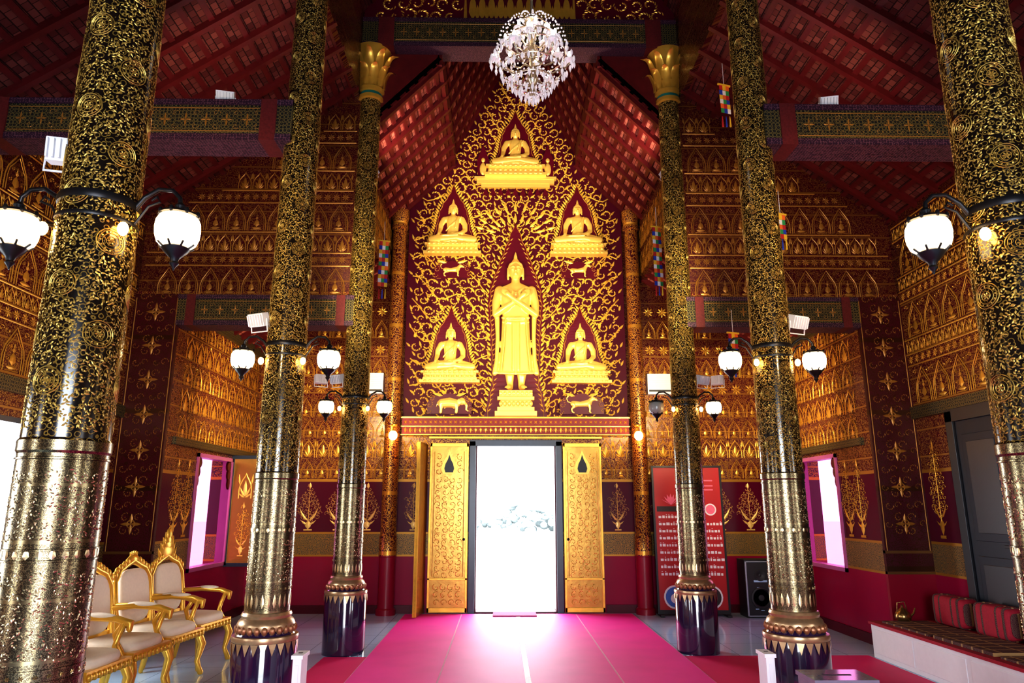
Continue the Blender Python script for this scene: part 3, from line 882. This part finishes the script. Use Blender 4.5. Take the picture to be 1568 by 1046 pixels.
def lion(mb, horse=False):
    mb.tube([(-.12, 0, .14), (-.02, 0, .135), (.09, 0, .15)], [.045, .038, .052])
    mb.tube([(.1, 0, .16), (.14, 0, .21 if not horse else .23)], [.042, .03])
    mb.ell((.16, 0, .215 if not horse else .245), (.04 if not horse else .03, .03, .032))
    mb.tube([(.18, 0, .21 if not horse else .24), (.215, 0, .195 if not horse else .21)], [.022, .014])
    for q in (-1, 1): mb.tube([(.145, q * .018, .24 if not horse else .265), (.14, q * .02, .268 if not horse else .295)], [.010, .004])
    for x, y, k in ((.10, -.03, 1), (.07, .03, 1)): mb.tube([(x, y, .13), (x + .012, y, .07), (x + .005, y, .02), (x + .02, y, .01)], [.026, .017, .013, .013])
    for x, y in ((-.13, -.03), (-.10, .03)): mb.tube([(x, y, .13), (x + .02, y, .095), (x - .02, y, .06), (x - .01, y, .02), (x + .012, y, .01)], [.036, .024, .014, .012, .012])
    mb.tube([(-.155, 0, .155), (-.2, 0, .17), (-.215, 0, .22), (-.195, 0, .25)], [.009, .008, .008, .014])
niche('elephant_relief', -1.08, 3.06, elephant)
niche('lion_relief', 1.08, 3.06, lambda m: lion(m))
niche('bull_relief', -1.08, 5.38, lambda m: lion(m), .3, .3, .8)
niche('horse_relief', 1.08, 5.38, lambda m: lion(m, True), .3, .3, .8)

# ------------------------------------------------------------------ columns
mb = MB()
prof = [(.165, .80), (.165, 1.0), (.162, 1.8), (.168, 1.81), (.168, 1.85), (.160, 1.86), (.152, 3.5), (.144, 5.0), (.135, 6.3), (.132, 6.9)]
mb.lathe(prof, seg=48)
for z in (.98, 1.02, 1.40, 1.44, 1.78): mb.lathe([(.160, z - .006), (.1675, z - .003), (.1675, z + .003), (.160, z + .006)], seg=48)
shaft_me = mb.mesh('shaft', col_mat, 30)
def rad(z):
    p = prof
    for (r0, z0), (r1, z1) in zip(p[:-1], p[1:]):
        if z0 <= z <= z1: return r0 + (r1 - r0) * (z - z0) / (z1 - z0 + 1e-9)
    return p[-1][0]
CIRC = 2 * pi * .15
def wrap(st, name, mat, lo):
    vs = []
    for u, z, h in st.v:
        a = u / .15; rr = rad(max(lo, min(6.89, z))) + .001 + h * .6
        vs.append((rr * cos(a), rr * sin(a), z))
    me = bpy.data.meshes.new(name); me.from_pydata(vs, [], st.f); me.materials.append(mat); me.update(); return me
st = ST()
meds = []
k = 0; z = 2.08
while z < 6.8:
    for j in range(3): meds.append(((j + (.5 if k % 2 else 0)) * CIRC / 3, z))
    z += .20; k += 1
for u, z in meds:
    st.ring(u, z, .056, .004); st.ring(u, z, .047, .003); st.ring(u, z, .034, .003); st.ring(u, z, .020, .003, 12); st.rosette(u, z, .018, 6)
    for i in range(12): st.leaf(u + .036 * cos(i * pi / 6), z + .036 * sin(i * pi / 6), i * pi / 6, .011, .008, .003)
z = 1.92; r = 0; D = CIRC / 18
while z < 6.86:
    for j in range(18):
        u = (j + (.5 if r % 2 else 0)) * D
        ok = True
        for mu, mz in meds:
            du = (u - mu + CIRC / 2) % CIRC - CIRC / 2
            if du * du + (z - mz) ** 2 < .070 ** 2: ok = False; break
        if ok: st.spiral(u, z, .030, j * 1.7 + r * 2.3, 1 if (j + r) % 2 else -1, 7, .003, .27)
    z += D * .82; r += 1
fil = wrap(st, 'filigree', gilt_c, 1.87)
st = ST(); r = 0
for z0, z1 in ((1.05, 1.38), (1.47, 1.75)):
    z = z0 + .02
    while z < z1:
        for j in range(18): st.spiral((j + (.5 if r % 2 else 0)) * D, z, .024, j * 1.7 + r, 1 if (j + r) % 2 else -1, 7, .0025, .26)
        z += D * .85; r += 1
for z in (.865, 1.425):
    for j in range(24): st.leaf(j * CIRC / 24, z - (.02 if z > 1 else 0), pi / 2, .10 if z < 1 else .04, .022, .003)
for j in range(24):
    st.rosette(j * CIRC / 24, 1.0, .010, 6)
eng = wrap(st, 'engraving', gilt_e, .81)
mb = MB()
mb.lathe([(.235, 0), (.235, .62), (.225, .66), (.20, .70), (.18, .72)], seg=40, m=0)
mb.lathe([(.19, .62), (.238, .63), (.243, .65), (.238, .67), (.19, .68)], seg=40, m=1)
mb.lathe([(.17, .70), (.205, .71), (.212, .74), (.2, .77), (.178, .79), (.185, .81), (.176, .83), (.16, .835)], seg=40, m=1)
for i in range(24):
    a = 2 * pi * i / 24; M = Matrix.Rotation(a, 4, 'Z')
    vs = [M @ Vector(p) for p in ((.240, -.028, .63), (.240, .028, .63), (.246, 0, .55))]
    mb.add(vs, [(0, 1, 2)], 1)
    mb.ell(tuple(M @ Vector((.205, 0, .715))), (.024, .024, .03), 2, 8, 6)
base_me = mb.mesh('base', [base_mat, m_simple('aged_copper_gilt', (.40, .26, .14), .3, .7, .3, 30), m_simple('lotus_red_gold', (.34, .15, .07), .35, .6)], 35)
mb = MB()
mb.lathe([(.13, 6.86), (.165, 6.87), (.165, 6.92), (.14, 6.93), (.14, 6.97), (.175, 6.98), (.178, 7.03), (.15, 7.05), (.15, 7.12), (.17, 7.3), (.205, 7.5), (.25, 7.6), (.25, 7.62)], seg=32)
mb.lathe([(.142, 6.925), (.150, 6.93), (.150, 6.965), (.142, 6.97)], seg=32, m=1)
for ring, (N, zb, r0, h, out) in enumerate(((10, 7.04, .165, .34, .12), (10, 7.14, .175, .44, .17))):
    for i in range(N):
        a = 2 * pi * (i + ring * .5) / N; M = Matrix.Rotation(a, 4, 'Z'); vs = []; fs = []
        for j in range(9):
            t = j / 8; w = .055 * sin(pi * (.18 + .8 * t)) ** .8 + .004
            r = r0 + out * t ** 2.2; z = zb + h * t - (.10 * max(0, t - .8) / .2 * t)
            if t > .8: r += .03 * (t - .8) / .2
            vs += [M @ Vector((r, -w, z)), M @ Vector((r + .022, 0, z)), M @ Vector((r, w, z))]
        for j in range(8):
            k = j * 3; fs += [(k, k + 1, k + 4, k + 3), (k + 1, k + 2, k + 5, k + 4)]
        mb.add(vs, fs, 0)
cap_me = mb.mesh('capital', [gilt, m_simple('teal_ring', (.01, .12, .10), .3)], 50)
def lantern():
    A = MB()
    A.tube([(.155, 0, .10), (.19, 0, .15), (.25, 0, .19), (.31, 0, .185), (.345, 0, .15), (.35, 0, .10)], [.012, .011, .010, .010, .010, .012])
    A.tube([(.155, 0, .02), (.18, 0, .06), (.21, 0, .11), (.26, 0, .13), (.245, 0, .155), (.225, 0, .14)], .006)
    A.lathe([(.012, .125), (.024, .11), (.016, .095), (.05, .085), (.08, .072), (.086, .062), (.07, .06)], (.35, 0, 0), 20)
    A.lathe([(.052, -.080), (.058, -.086), (.05, -.10), (.03, -.12), (.02, -.13), (.015, -.145), (.02, -.155), (.008, -.17), (.002, -.185)], (.35, 0, 0), 20)
    for i in range(8):
        a = 2 * pi * i / 8; A.ell((.35 + .08 * cos(a), .08 * sin(a), .07), (.010, .010, .016), 0, 6, 5)
        A.tube([(.35 + .055 * cos(a), .055 * sin(a), -.085), (.35 + .074 * cos(a), .074 * sin(a), -.070)], .005, 0, 6)
    G = MB(); G.lathe([(.03, -.086), (.060, -.078), (.080, -.06), (.090, -.03), (.093, .005), (.090, .035), (.080, .055), (.058, .066), (.03, .068)], (.35, 0, 0), 24)
    return A.mesh('bracket', dark_iron, 40), G.mesh('opal_shade', glow, 60), G.mesh('opal_shade', opal_off, 60)
br_me, gl_me, gl_off = lantern()
mb = MB(); mb.lathe([(.150, .090), (.162, .090), (.164, .10), (.164, .115), (.160, .125), (.150, .125)], seg=32)
mb.lathe([(.150, .012), (.161, .012), (.163, .02), (.161, .028), (.150, .028)], seg=32)
for q in (-1, 1): mb.tube([(q * .15, -.05, -.0), (q * .165, -.09, -.01)], .010)
collar_me = mb.mesh('collar', dark_iron, 40)
mb = MB()
for q in (-1, 1): mb.ell((q * .168, -.098, -.035), (.022, .022, .030), 0, 12, 8)
glint_me = mb.mesh('candle_bulb', bulb, 60)  # added glowing beads stand in for lantern reflections on the shaft
for s in (-1, 1):
    for yc in (2.9, 5.67, 8.5):
        e = empty('temple_column', (s * 2.0, yc, 0))
        inst('shaft', shaft_me, e); inst('filigree', fil, e, rot=(0, 0, .4 * s + yc)); inst('engraving', eng, e, rot=(0, 0, .2 * s)); inst('base', base_me, e); inst('capital', cap_me, e)
        l = empty('column_lantern', (s * 2.0, yc, 2.77))
        inst('collar', collar_me, l); inst('candle_bulb', glint_me, l)
        for k, q in enumerate((0, pi)):
            off = (s > 0 and yc > 8 and k == 1)
            inst('bracket', br_me, l, rot=(0, 0, q)); inst('opal_shade', gl_off if off else gl_me, l, rot=(0, 0, q))
mb = MB(); mb.lathe([(.15, 0), (.15, .08), (.125, .1), (.125, .84), (.135, .85), (.135, 1.15), (.122, 1.17), (.12, 3.0), (.135, 3.01), (.135, 3.08), (.118, 3.1), (.112, 6.2), (.14, 6.22), (.14, 6.28), (.12, 6.3), (.15, 6.42), (.15, 6.55)], seg=32)
wc = mb.mesh('wall_column', redcol, 35)
for s in (-1, 1):
    inst('wall_column', wc, None, (s * 1.98, YB - .155, 0))
    e = empty('wall_bulb_lamp', (s * 1.93, YB - .29, 2.78))
    mb = MB(); mb.lathe([(.03, -.02), (.05, -.01), (.05, .01), (.03, .02)], (0, .0, .07), 16, 0); mb.tube([(0, .005, .02), (0, -.08, .03), (0, -.1, -.02)], .012, 0)
    mb.lathe([(.02, -.02), (.035, -.05), (.06, -.075)], (0, -.1, 0), 16, 0)
    mb.obj('holder', gilt, 40, e)
    mb = MB(); mb.ell((0, -.1, -.10), (.068, .068, .074), 0, 16, 12); mb.obj('globe', bulb, 60, e)

# ------------------------------------------------------------------ floodlights (fixtures that light the mural and roof)
mb = MB(); mb.box(-.075, .075, -.04, .04, -.055, .055, 0); mb.box(-.065, .065, .04, .045, -.045, .045, 1)
for i in range(6): mb.box(-.07 + i * .026, -.062 + i * .026, -.06, -.04, -.045, .045, 0)
mb.tube([(-.082, 0, 0), (-.082, -.02, -.10), (.082, -.02, -.10), (.082, 0, 0)], .006, 0)
flood_me = mb.mesh('floodlight', [white_pl, MT('flood_glass', (.9, .9, .9), .1, 0, (1, .93, .8), 3).m], 30)
def flood(loc, target, power, color=(1, .82, .52), size=70, blend=.8):
    loc = Vector(loc); d = (Vector(target) - loc)
    q = d.to_track_quat('Y', 'Z')
    o = inst('floodlight', flood_me, None, loc); o.rotation_euler = q.to_euler()
    L = bpy.data.lights.new('flood_beam', 'SPOT'); L.energy = power; L.color = color; L.spot_size = radians(size); L.spot_blend = blend; L.shadow_soft_size = .05
    lo = bpy.data.objects.new('flood_beam', L); COL.objects.link(lo); lo.parent = o
    lo.location = (0, .08, 0); lo.rotation_euler = (radians(90), 0, 0)
for s in (-1, 1):
    flood((s * 2.27, 5.74, 3.12), (s * -.1, 11.5, 5.6), 950, (1, .85, .55), 54)
    flood((s * 2.25, 8.56, 3.12), (s * .7, 11.5, 4.2), 300, (1, .85, .55), 84)
    flood((s * 2.26, 3.02, 3.2), (s * 3.6, 8.4, 4.0), 300, (1, .72, .42), 68)
    flood((s * 2.7, 5.65, 5.14), (s * 3.2, 8.0, 6.6), 55, (1, .75, .55), 120)
    flood((s * 2.5, 8.75, 3.15), (s * 4.0, 11.3, 3.0), 220, (1, .80, .50), 110)
    flood((s * 1.98, 8.8, 6.0), (s * -.7, 10.4, 8.4), 130, (1, .78, .6), 110)  # added out of sight to brighten the far nave ceiling

# ------------------------------------------------------------------ chandelier
e = empty('crystal_chandelier', (0, 5.0, 5.1))
mb = MB(); mb.tube([(0, 0, .4), (0, 0, 5.7)], .012, caps=False)
mb.lathe([(.01, -.36), (.03, -.3), (.015, -.25), (.05, -.2), (.03, -.1), (.02, 0), (.06, .05), (.03, .12), (.02, .3), (.06, .34), (.01, .42)], seg=16)
bm2 = MB(); cm = MB()
for i in range(18):
    a = 2 * pi * i / 18; R, zt = ((.30, .02), (.23, .12), (.14, .24))[i % 3]
    mb.tube([(0, 0, zt - .1), (R * .5 * cos(a), R * .5 * sin(a), zt - .15), (R * .9 * cos(a), R * .9 * sin(a), zt - .09), (R * cos(a), R * sin(a), zt - .05)], .008, seg=6)
    bm2.ell((R * cos(a), R * sin(a), zt + .025), (.012, .012, .03), 0, 8, 6)
    cm.lathe([(.012, -.02), (.04, -.005), (.045, .010), (.01, .0)], (R * cos(a), R * sin(a), zt - .03), 10)
    for k in range(5):
        b = 2 * pi * k / 5
        cm.lathe([(.001, -.045), (.010, -.018), (.008, 0), (.001, .015)], (R * cos(a) + .04 * cos(b), R * sin(a) + .04 * sin(b), zt - .055), 6)
for zr, R in ((.30, .12), (.16, .20), (.04, .27), (-.10, .24), (-.20, .16)):
    mb.tube([(R * cos(2 * pi * i / 24), R * sin(2 * pi * i / 24), zr) for i in range(25)], .006, seg=6, caps=False)
def drop(x, y, z, r, h):
    cm.lathe([(.001, -h), (r, -h * .35), (r * .9, 0), (.001, h * .4)], (x, y, z), 6, a0=random.random())
for zr, R, n, h in ((.30, .12, 14, .035), (.16, .20, 24, .04), (.08, .29, 26, .04), (.0, .32, 30, .05), (-.10, .25, 26, .05), (-.20, .17, 18, .05), (-.28, .10, 12, .05), (-.34, .03, 5, .05), (-.14, .12, 10, .04)):
    for i in range(n):
        a = 2 * pi * i / n + random.uniform(-.05, .05); rr = R * random.uniform(.96, 1.05)
        drop(rr * cos(a), rr * sin(a), zr + random.uniform(-.01, .01) - .02, .013, h)
for i in range(16):
    a = 2 * pi * i / 16
    for k in range(12):
        t = k / 11; r = .05 + .24 * sin(pi * t * .5); z = .38 - .33 * t ** 1.6
        cm.ell((r * cos(a), r * sin(a), z), .008, 0, 6, 4)
        if k < 9:
            r = .24 - .22 * (k / 8); z = -.10 - .22 * (k / 8) ** .8
            cm.ell((r * cos(a), r * sin(a), z - .03), .008, 0, 6, 4)
mb.obj('frame', silver, 40, e); bm2.obj('candle_bulbs', candle, 60, e); cm.obj('crystals', crystal, 0, e)

# ------------------------------------------------------------------ carpets
mb = MB()
g = .242
cuts = sorted([1.6, 8.25] + [yc + q * g for yc in (2.9, 5.67) for q in (-1, 1)])
for p, q in zip(cuts[:-1], cuts[1:]):
    if any(abs((p + q) / 2 - yc) < g for yc in (2.9, 5.67)):
        for a, b in ((-2 + g, 2 - g), (2 + g, 3.8)): mb.box(a, b, p, q, .0005, .008)
    else: mb.box(-2.15, 3.8, p, q, .0005, .008)
mb.obj('cross_carpet', carpet_r, 0)
e = empty('aisle_runner_carpet', (0, 0, 0))
mb = MB()
for i in range(4):
    x0 = -1.68 + i * .86; mb.box(x0 + .008, x0 + .852 - (.02 if i == 1 else 0), .5, 11.3, .0095, .018, 0)
mb.box(-1.68, 1.76, .5, 11.3, .0085, .016, 1); mb.box(-.004, .05, .5, 11.3, .017, .0195, 2)
mb.obj('strips', [carpet_m, m_simple('carpet_seam', (.75, .32, .45), .8), m_simple('white_tape', (.9, .85, .9), .6)], 0, e)
mb = MB(); mb.box(-.35, .3, 11.0, 11.36, .02, .035, 0); mb.obj('doormat', m_simple('doormat_rubber', (.30, .02, .10), .9), 0, bevel=.005)

# ------------------------------------------------------------------ gilt armchairs
def chair_mesh(crest):
    mb = MB()
    mb.box(-.30, .30, -.29, .27, .36, .43, 0)
    for i in range(9): mb.ell((-.26 + i * .065, -.295, .385), (.03, .015, .028), 0, 8, 6)
    mb.ell((0, -.01, .455), (.28, .265, .06), 1, 24, 12, .55)
    for q in (-1, 1):
        mb.tube([(q * .26, -.25, .38), (q * .29, -.285, .28), (q * .262, -.26, .12), (q * .285, -.295, .02)], [.04, .04, .022, .028])
        mb.tube([(q * .26, .24, .38), (q * .27, .27, .22), (q * .27, .31, .02)], [.032, .026, .022])
        mb.tube([(q * .26, .26, .42), (q * .28, .29, .65), (q * .275, .33, .9), (q * .20, .345, 1.0), (q * .10, .35, 1.04), (0, .35, 1.08)], [.03, .028, .028, .028, .026, .03])
        mb.tube([(q * .28, .28, .70), (q * .335, .1, .71), (q * .34, -.12, .70), (q * .325, -.24, .665), (q * .32, -.235, .62)], [.024, .024, .026, .032, .02])
        mb.tube([(q * .32, -.19, .67), (q * .345, -.14, .58), (q * .30, -.14, .50), (q * .30, -.19, .42)], [.02, .022, .022, .024])
        mb.ell((q * .338, .02, .725), (.03, .12, .022), 1, 12, 8)
        for k in range(4): mb.ell((q * (.245 - .05 * k), .34, 1.0 + .025 * k), (.03, .02, .038), 0, 8, 6)
        mb.ell((q * .275, .335, .96), (.035, .025, .045), 0, 8, 6)
    mb.box(-.25, .25, .27, .31, .46, .52, 0)
    Mt = Matrix.Rotation(radians(-9), 4, 'X')
    mb.ell((0, .30, .76), (.225, .045, .25), 1, 24, 14, .6, Mt)
    if crest:
        mb.ell((0, .35, 1.12), (.14, .03, .09), 0, 14, 10)
        for k, (w, h) in enumerate(((.105, .07), (.075, .07), (.045, .08))): mb.ell((0, .35, 1.19 + k * .05), (w, .028, h), 0, 12, 8)
        for q in (-1, 1):
            for k in range(4): mb.tube([(q * (.13 - .03 * k), .35, 1.10 + .055 * k), (q * (.165 - .035 * k), .35, 1.16 + .055 * k)], [.02, .004])
        mb.tube([(0, .35, 1.3), (0, .35, 1.38)], [.018, .004])
    else:
        mb.ell((0, .35, 1.09), (.09, .03, .05), 0, 12, 8)
        for a in (-.6, -.3, 0, .3, .6): mb.tube([(.05 * sin(a), .35, 1.1), (.1 * sin(a), .35, 1.1 + .07 * cos(a))], [.018, .006])
    return mb.mesh('chair_body', [gilt, cream], 50)
c1, c2 = chair_mesh(True), chair_mesh(False)
for i, (y, m) in enumerate(((7.95, c1), (7.25, c2), (6.55, c2), (5.85, c2), (5.15, c2))):
    inst('gilt_armchair', m, None, (-3.50, y, 0), (0, 0, radians(82 + i * 2)))

# ------------------------------------------------------------------ right platform with mats and cushions
e = empty('monk_platform', (0, 0, 0))
mb = MB(); mb.box(3.84, 4.66, 3.2, 8.2, 0, .34, 0); mb.box(3.82, 4.67, 3.18, 8.22, .34, .37, 1)
for k in range(6): mb.box(3.832, 3.845, 3.3 + k * .82, 4.05 + k * .82, .05, .3, 0)
mb.obj('dais', [white_pl, red_cloth], 0, e, bevel=.005)
mb = MB()
for k in range(5): mb.box(3.90, 4.40, 3.5 + k * .93, 4.35 + k * .93, .37, .39 + .01 * (k % 2), 0)
mb.obj('seat_mats', mat_m, 0, e, bevel=.004)
for k in range(7):
    mb = MB(); y = 3.7 + k * .68
    mb.ell((0, 0, .15), (.11, .27, .15), 0, 24, 12, .35)
    for q in (-.2, -.1, .1, .2): mb.ell((0, q, .15), (.114, .016, .154), 1, 20, 10, .35)
    mb.ell((0, -.272, .15), (.09, .008, .11), 1, 16, 8, .5)
    mb.obj('bolster_cushion', [red_cloth, mat_m], 60, None, (4.545, y, .376))
mb = MB(); mb.lathe([(.04, 0), (.075, .02), (.085, .06), (.07, .10), (.035, .13), (.03, .14), (.012, .15), (.014, .17), (.003, .18)], seg=20)
mb.tube([(.07, 0, .05), (.12, 0, .09), (.14, 0, .14)], [.014, .010, .008]); mb.tube([(-.06, 0, .11), (-.05, 0, .2), (.03, 0, .21), (.05, 0, .12)], .006)
mb.obj('brass_kettle', m_simple('old_brass', (.35, .22, .08), .25, .9), 50, None, (4.15, 8.09, .3735))

def plinth(w, d, h):
    mb = MB(); mb.box(-w / 2, w / 2, -d / 2, d / 2, 0, h, 0); mb.box(-w / 2 - .01, w / 2 + .01, -d / 2 - .01, d / 2 + .01, h, h + .025, 0)
    mb.box(-w / 2 - .01, w / 2 + .01, -d / 2 - .01, d / 2 + .01, 0, .05, 0); mb.box(-w / 4, w / 4, -.01, .01, h + .026, h + .028, 1)
    mb.box(-w / 2 + .02, w / 2 - .02, -d / 2 - .005, -d / 2, .08, h - .04, 2)
    return mb
panel_g = m_simple('smoked_panel', (.16, .15, .2), .1, 0)
plinth(.06, .16, .56).obj('donation_box', [white_pl, black_pl, white_pl], 0, None, (1.63, 5.3, .0185), bevel=.004)
plinth(.06, .16, .56).obj('donation_box', [white_pl, black_pl, white_pl], 0, None, (-1.63, 5.3, .0185), bevel=.004)
plinth(.36, .26, .57).obj('donation_case', [panel_g, black_pl, frame_dk], 0, None, (1.78, 4.55, .0185), bevel=.006)

# ------------------------------------------------------------------ standing banner (flat printed stand)
e = empty('standing_banner', (2.66, 11.12, 0), (radians(-2), 0, radians(-3)))
W, H = .52, 2.2
mb = MB()
mb.box(-W, W, 0, .02, .08, H, 0)
for a, b, c, d in ((-W - .02, -W + .01, .03, H + .02), (W - .01, W + .02, .03, H + .02), (-W, W, .03, .09), (-W, W, H - .01, H + .02)): mb.box(a, b, -.012, .03, c, d, 1)
mb.box(-W, -W + .06, -.15, .2, 0, .03, 1); mb.box(W - .06, W, -.15, .2, 0, .03, 1)
rp = m_simple('poster_red', (.42, .006, .012), .4, 0, .3, 2)
mb.obj('board', [rp, black_pl], 0, e)
mb = MB(); f = -.004
for r in range(9):
    z = 1.42 - r * .105; x = -W + .06; xe = W - .05 - (.35 if r < 1 else 0)
    while x < xe:
        w = random.uniform(.02, .05); mb.box(x, x + w, f, 0, z, z + random.uniform(.03, .042), 0)
        if random.random() < .5: mb.box(x + .005, x + .02, f, 0, z + .05, z + .058, 0)
        x += w + .016
mb.prism_xz([(-W + .04, 1.52), (-.05, 1.52), (-.05, 1.6), (-W + .04, 1.6)], f, 0, 1)
for a in range(-3, 4): mb.prism_xz([(-.26, 1.62), (-.26 + .09 * sin(a * .35 - .25), 1.62 + .1 * cos(a * .35)), (-.26 + .16 * sin(a * .35), 1.62 + .17 * cos(a * .35)), (-.26 + .09 * sin(a * .35 + .25), 1.62 + .1 * cos(a * .35))], f - .001 * (a + 4), 0, 2)
def disc(x, z, r, m, ff): mb.prism_xz([(x + r * cos(2 * pi * i / 24), z + r * sin(2 * pi * i / 24)) for i in range(24)], ff, 0, m)
disc(-.27, .27, .17, 0, -.005); disc(-.27, .27, .145, 3, -.008); disc(-.27, .25, .07, 0, -.010); disc(.27, .27, .17, 0, -.005); disc(.27, .27, .145, 1, -.008)
disc(.34, 1.55, .09, 0, -.006); disc(.34, 1.55, .07, 2, -.008)
for z in (1.98, 1.9, 1.84): mb.box(-.1, .4, f, 0, z, z + .02, 2)
mb.obj('print', [m_simple('print_white', (.8, .8, .8), .5), m_simple('print_black', (.03, .02, .02), .5), m_simple('print_pink', (.8, .15, .25), .5), m_simple('print_blue', (.05, .15, .5), .5)], 0, e)

# loudspeaker
mb = MB(); mb.box(-.22, .22, 0, .34, 0, .82, 0); mb.box(-.20, .20, -.012, 0, .04, .78, 1)
for a, b, c, d in ((-.215, -.195, .02, .8), (.195, .215, .02, .8), (-.215, .215, .785, .8), (-.215, .215, .02, .035)): mb.box(a, b, -.02, 0, c, d, 2)
R90 = Matrix.Rotation(radians(90), 4, 'X')
mb.lathe([(.15, -.0), (.155, .02), (.13, .025), (.12, .0), (.05, -.005), (.04, .01), (.005, .014)], (0, -.012, .28), 28, 1, R90)
mb.lathe([(.08, 0), (.085, .015), (.06, .015), (.02, 0), (.005, .006)], (0, -.012, .6), 24, 1, R90)
for x, z in ((-.1, .12), (-.02, .1), (.1, .13), (-.06, .42), (.11, .42)): mb.box(x, x + .05, -.026, -.012, z, z + .012, 3)
mb.box(-.1, .1, -.022, 0, .5, .53, 3)
mb.obj('loudspeaker', [black_pl, m_simple('speaker_grille', (.02, .02, .025), .5), m_simple('speaker_trim', (.35, .4, .5), .3), m_simple('speaker_badge', (.4, .6, .9), .4)], 40, None, (3.62, 10.95, 0), bevel=.004)

for s in (-1, 1):
    mb = MB(); mb.box(-.24, .24, -.14, 0, 0, .34, 0); mb.box(-.22, .22, -.15, -.14, .04, .07, 1)
    for k in range(5): mb.box(-.2, .2, -.146, -.14, .12 + k * .035, .13 + k * .035, 0)
    mb.obj('wall_air_conditioner', [white_pl, black_pl], 0, None, (s * 2.4, YB, 3.38), bevel=.01)

cols = [m_simple('flag_%s' % n, c, .7) for n, c in (('red', (.5, .02, .02)), ('blue', (.02, .05, .4)), ('yellow', (.8, .5, .03)), ('white', (.8, .8, .8)), ('orange', (.8, .15, .02)), ('green', (.03, .3, .08)))]
def tung(x, y, z, h, w=.13):
    mb = MB(); n = int(h / .06); rot = Matrix.Rotation(.3, 4, 'Z')
    for i in range(n):
        zz = -i * .06
        for k in range(3): mb.box(-w / 2 + k * w / 3, -w / 2 + (k + 1) * w / 3, -.002 + .006 * sin(i), .002 + .006 * sin(i), zz - .058, zz, (i + k * 2) % 6, rot)
    for k in range(3): mb.tube([(-w / 2 + (k + .5) * w / 3, 0, -h), (-w / 2 + (k + .5) * w / 3, 0, -h - .12)], [.006, .012], k)
    mb.box(-w / 2 - .02, w / 2 + .02, -.008, .008, 0, .02, 2, rot)
    mb.tube([(0, 0, .02), (0, 0, .3)], .003, 3)
    mb.obj('tung_festival_banner', cols, 0, None, (x, y, z))
tung(1.9, 9.1, 5.35, .85); tung(-1.88, 9.3, 5.2, .7); tung(2.55, 8.2, 3.62, .4); tung(2.35, 7.3, 6.38, .4); tung(3.0, 7.6, 4.9, .3)

# outdoors seen through the doorway (pale hedge line far off, planter nearer)
mb = MB(); random.seed(3)
for k in range(260):
    x = random.uniform(-9, 9); top = 1.5 + .5 * sin(x * .9) + .3 * sin(x * 2.3)
    mb.ell((x, random.uniform(-1, 1), random.uniform(.0, top)), (random.uniform(.2, .45), random.uniform(.2, .4), random.uniform(.15, .35)), 0, 8, 6)
mb.obj('courtyard_hedge', m_simple('pale_leaves', (.17, .20, .20), .9, 0, .12, 2), 60, None, (0, 55, -.2))
mb = MB()
mb.box(-.9, .9, -.4, .4, 0, .12); mb.box(-.8, .8, -.35, .35, .12, .5); mb.box(-.9, .9, -.4, .4, .5, .6)
for k in range(5): mb.ell((-.6 + k * .3, 0, .8), (.22, .22, .3), 1, 10, 7)
mb.obj('courtyard_planter', [white_pl, tree_g], 50, None, (-.3, 26, -.25))

# ------------------------------------------------------------------ lights / world
w = bpy.data.worlds.new('World'); scene.world = w; w.use_nodes = True
bg = w.node_tree.nodes['Background']; bg.inputs[0].default_value = (.90, .94, 1.0, 1); bg.inputs[1].default_value = 14.0
def area(name, loc, rot, sx, sy, energy, color=(1, 1, 1), portal=False):
    L = bpy.data.lights.new(name, 'AREA'); L.shape = 'RECTANGLE'; L.size = sx; L.size_y = sy; L.energy = energy; L.color = color
    if portal: L.cycles.is_portal = True
    o = bpy.data.objects.new(name, L); COL.objects.link(o); o.location = loc; o.rotation_euler = rot
    return o
area('portal_door', (0, YB + .31, 1.28), (radians(-90), 0, 0), 1.3, 2.5, 1, portal=True)
area('portal_rear', (0, -3.95, 1.6), (radians(90), 0, 0), 3, 3.2, 1, portal=True)
for s, x, y, wd in ((-1, XF, 9.97, 1.25), (1, XF, 9.97, 1.25), (-1, XN, 6.37, 1.75), (-1, XN, 3.02, 1.25), (1, XN, 3.02, 1.25), (-1, XN, -.17, 1.25), (1, XN, -.17, 1.25)):
    area('portal_window', (s * (x + .32), y, 1.6), (0, radians(90) * s, 0), 1.6, wd, 1, portal=True)
area('rear_fill', (0, -3.4, 2.4), (radians(66), 0, 0), 3, 1.6, 240, (.72, .83, 1))  # added fill light behind the camera, brightens the interior

# ------------------------------------------------------------------ camera
cam = bpy.data.cameras.new('camera'); co = bpy.data.objects.new('camera', cam); COL.objects.link(co)
co.location = (-.24, 0, 1.6); co.rotation_euler = (radians(90 + 13.15), 0, radians(-.9))
cam.sensor_width = 36; cam.lens = 24.77; cam.clip_end = 300
scene.camera = co
scene.view_settings.view_transform = 'Standard'
try: scene.view_settings.look = 'Medium High Contrast'
except Exception as ex: print('look', ex)
scene.view_settings.exposure = 0.1
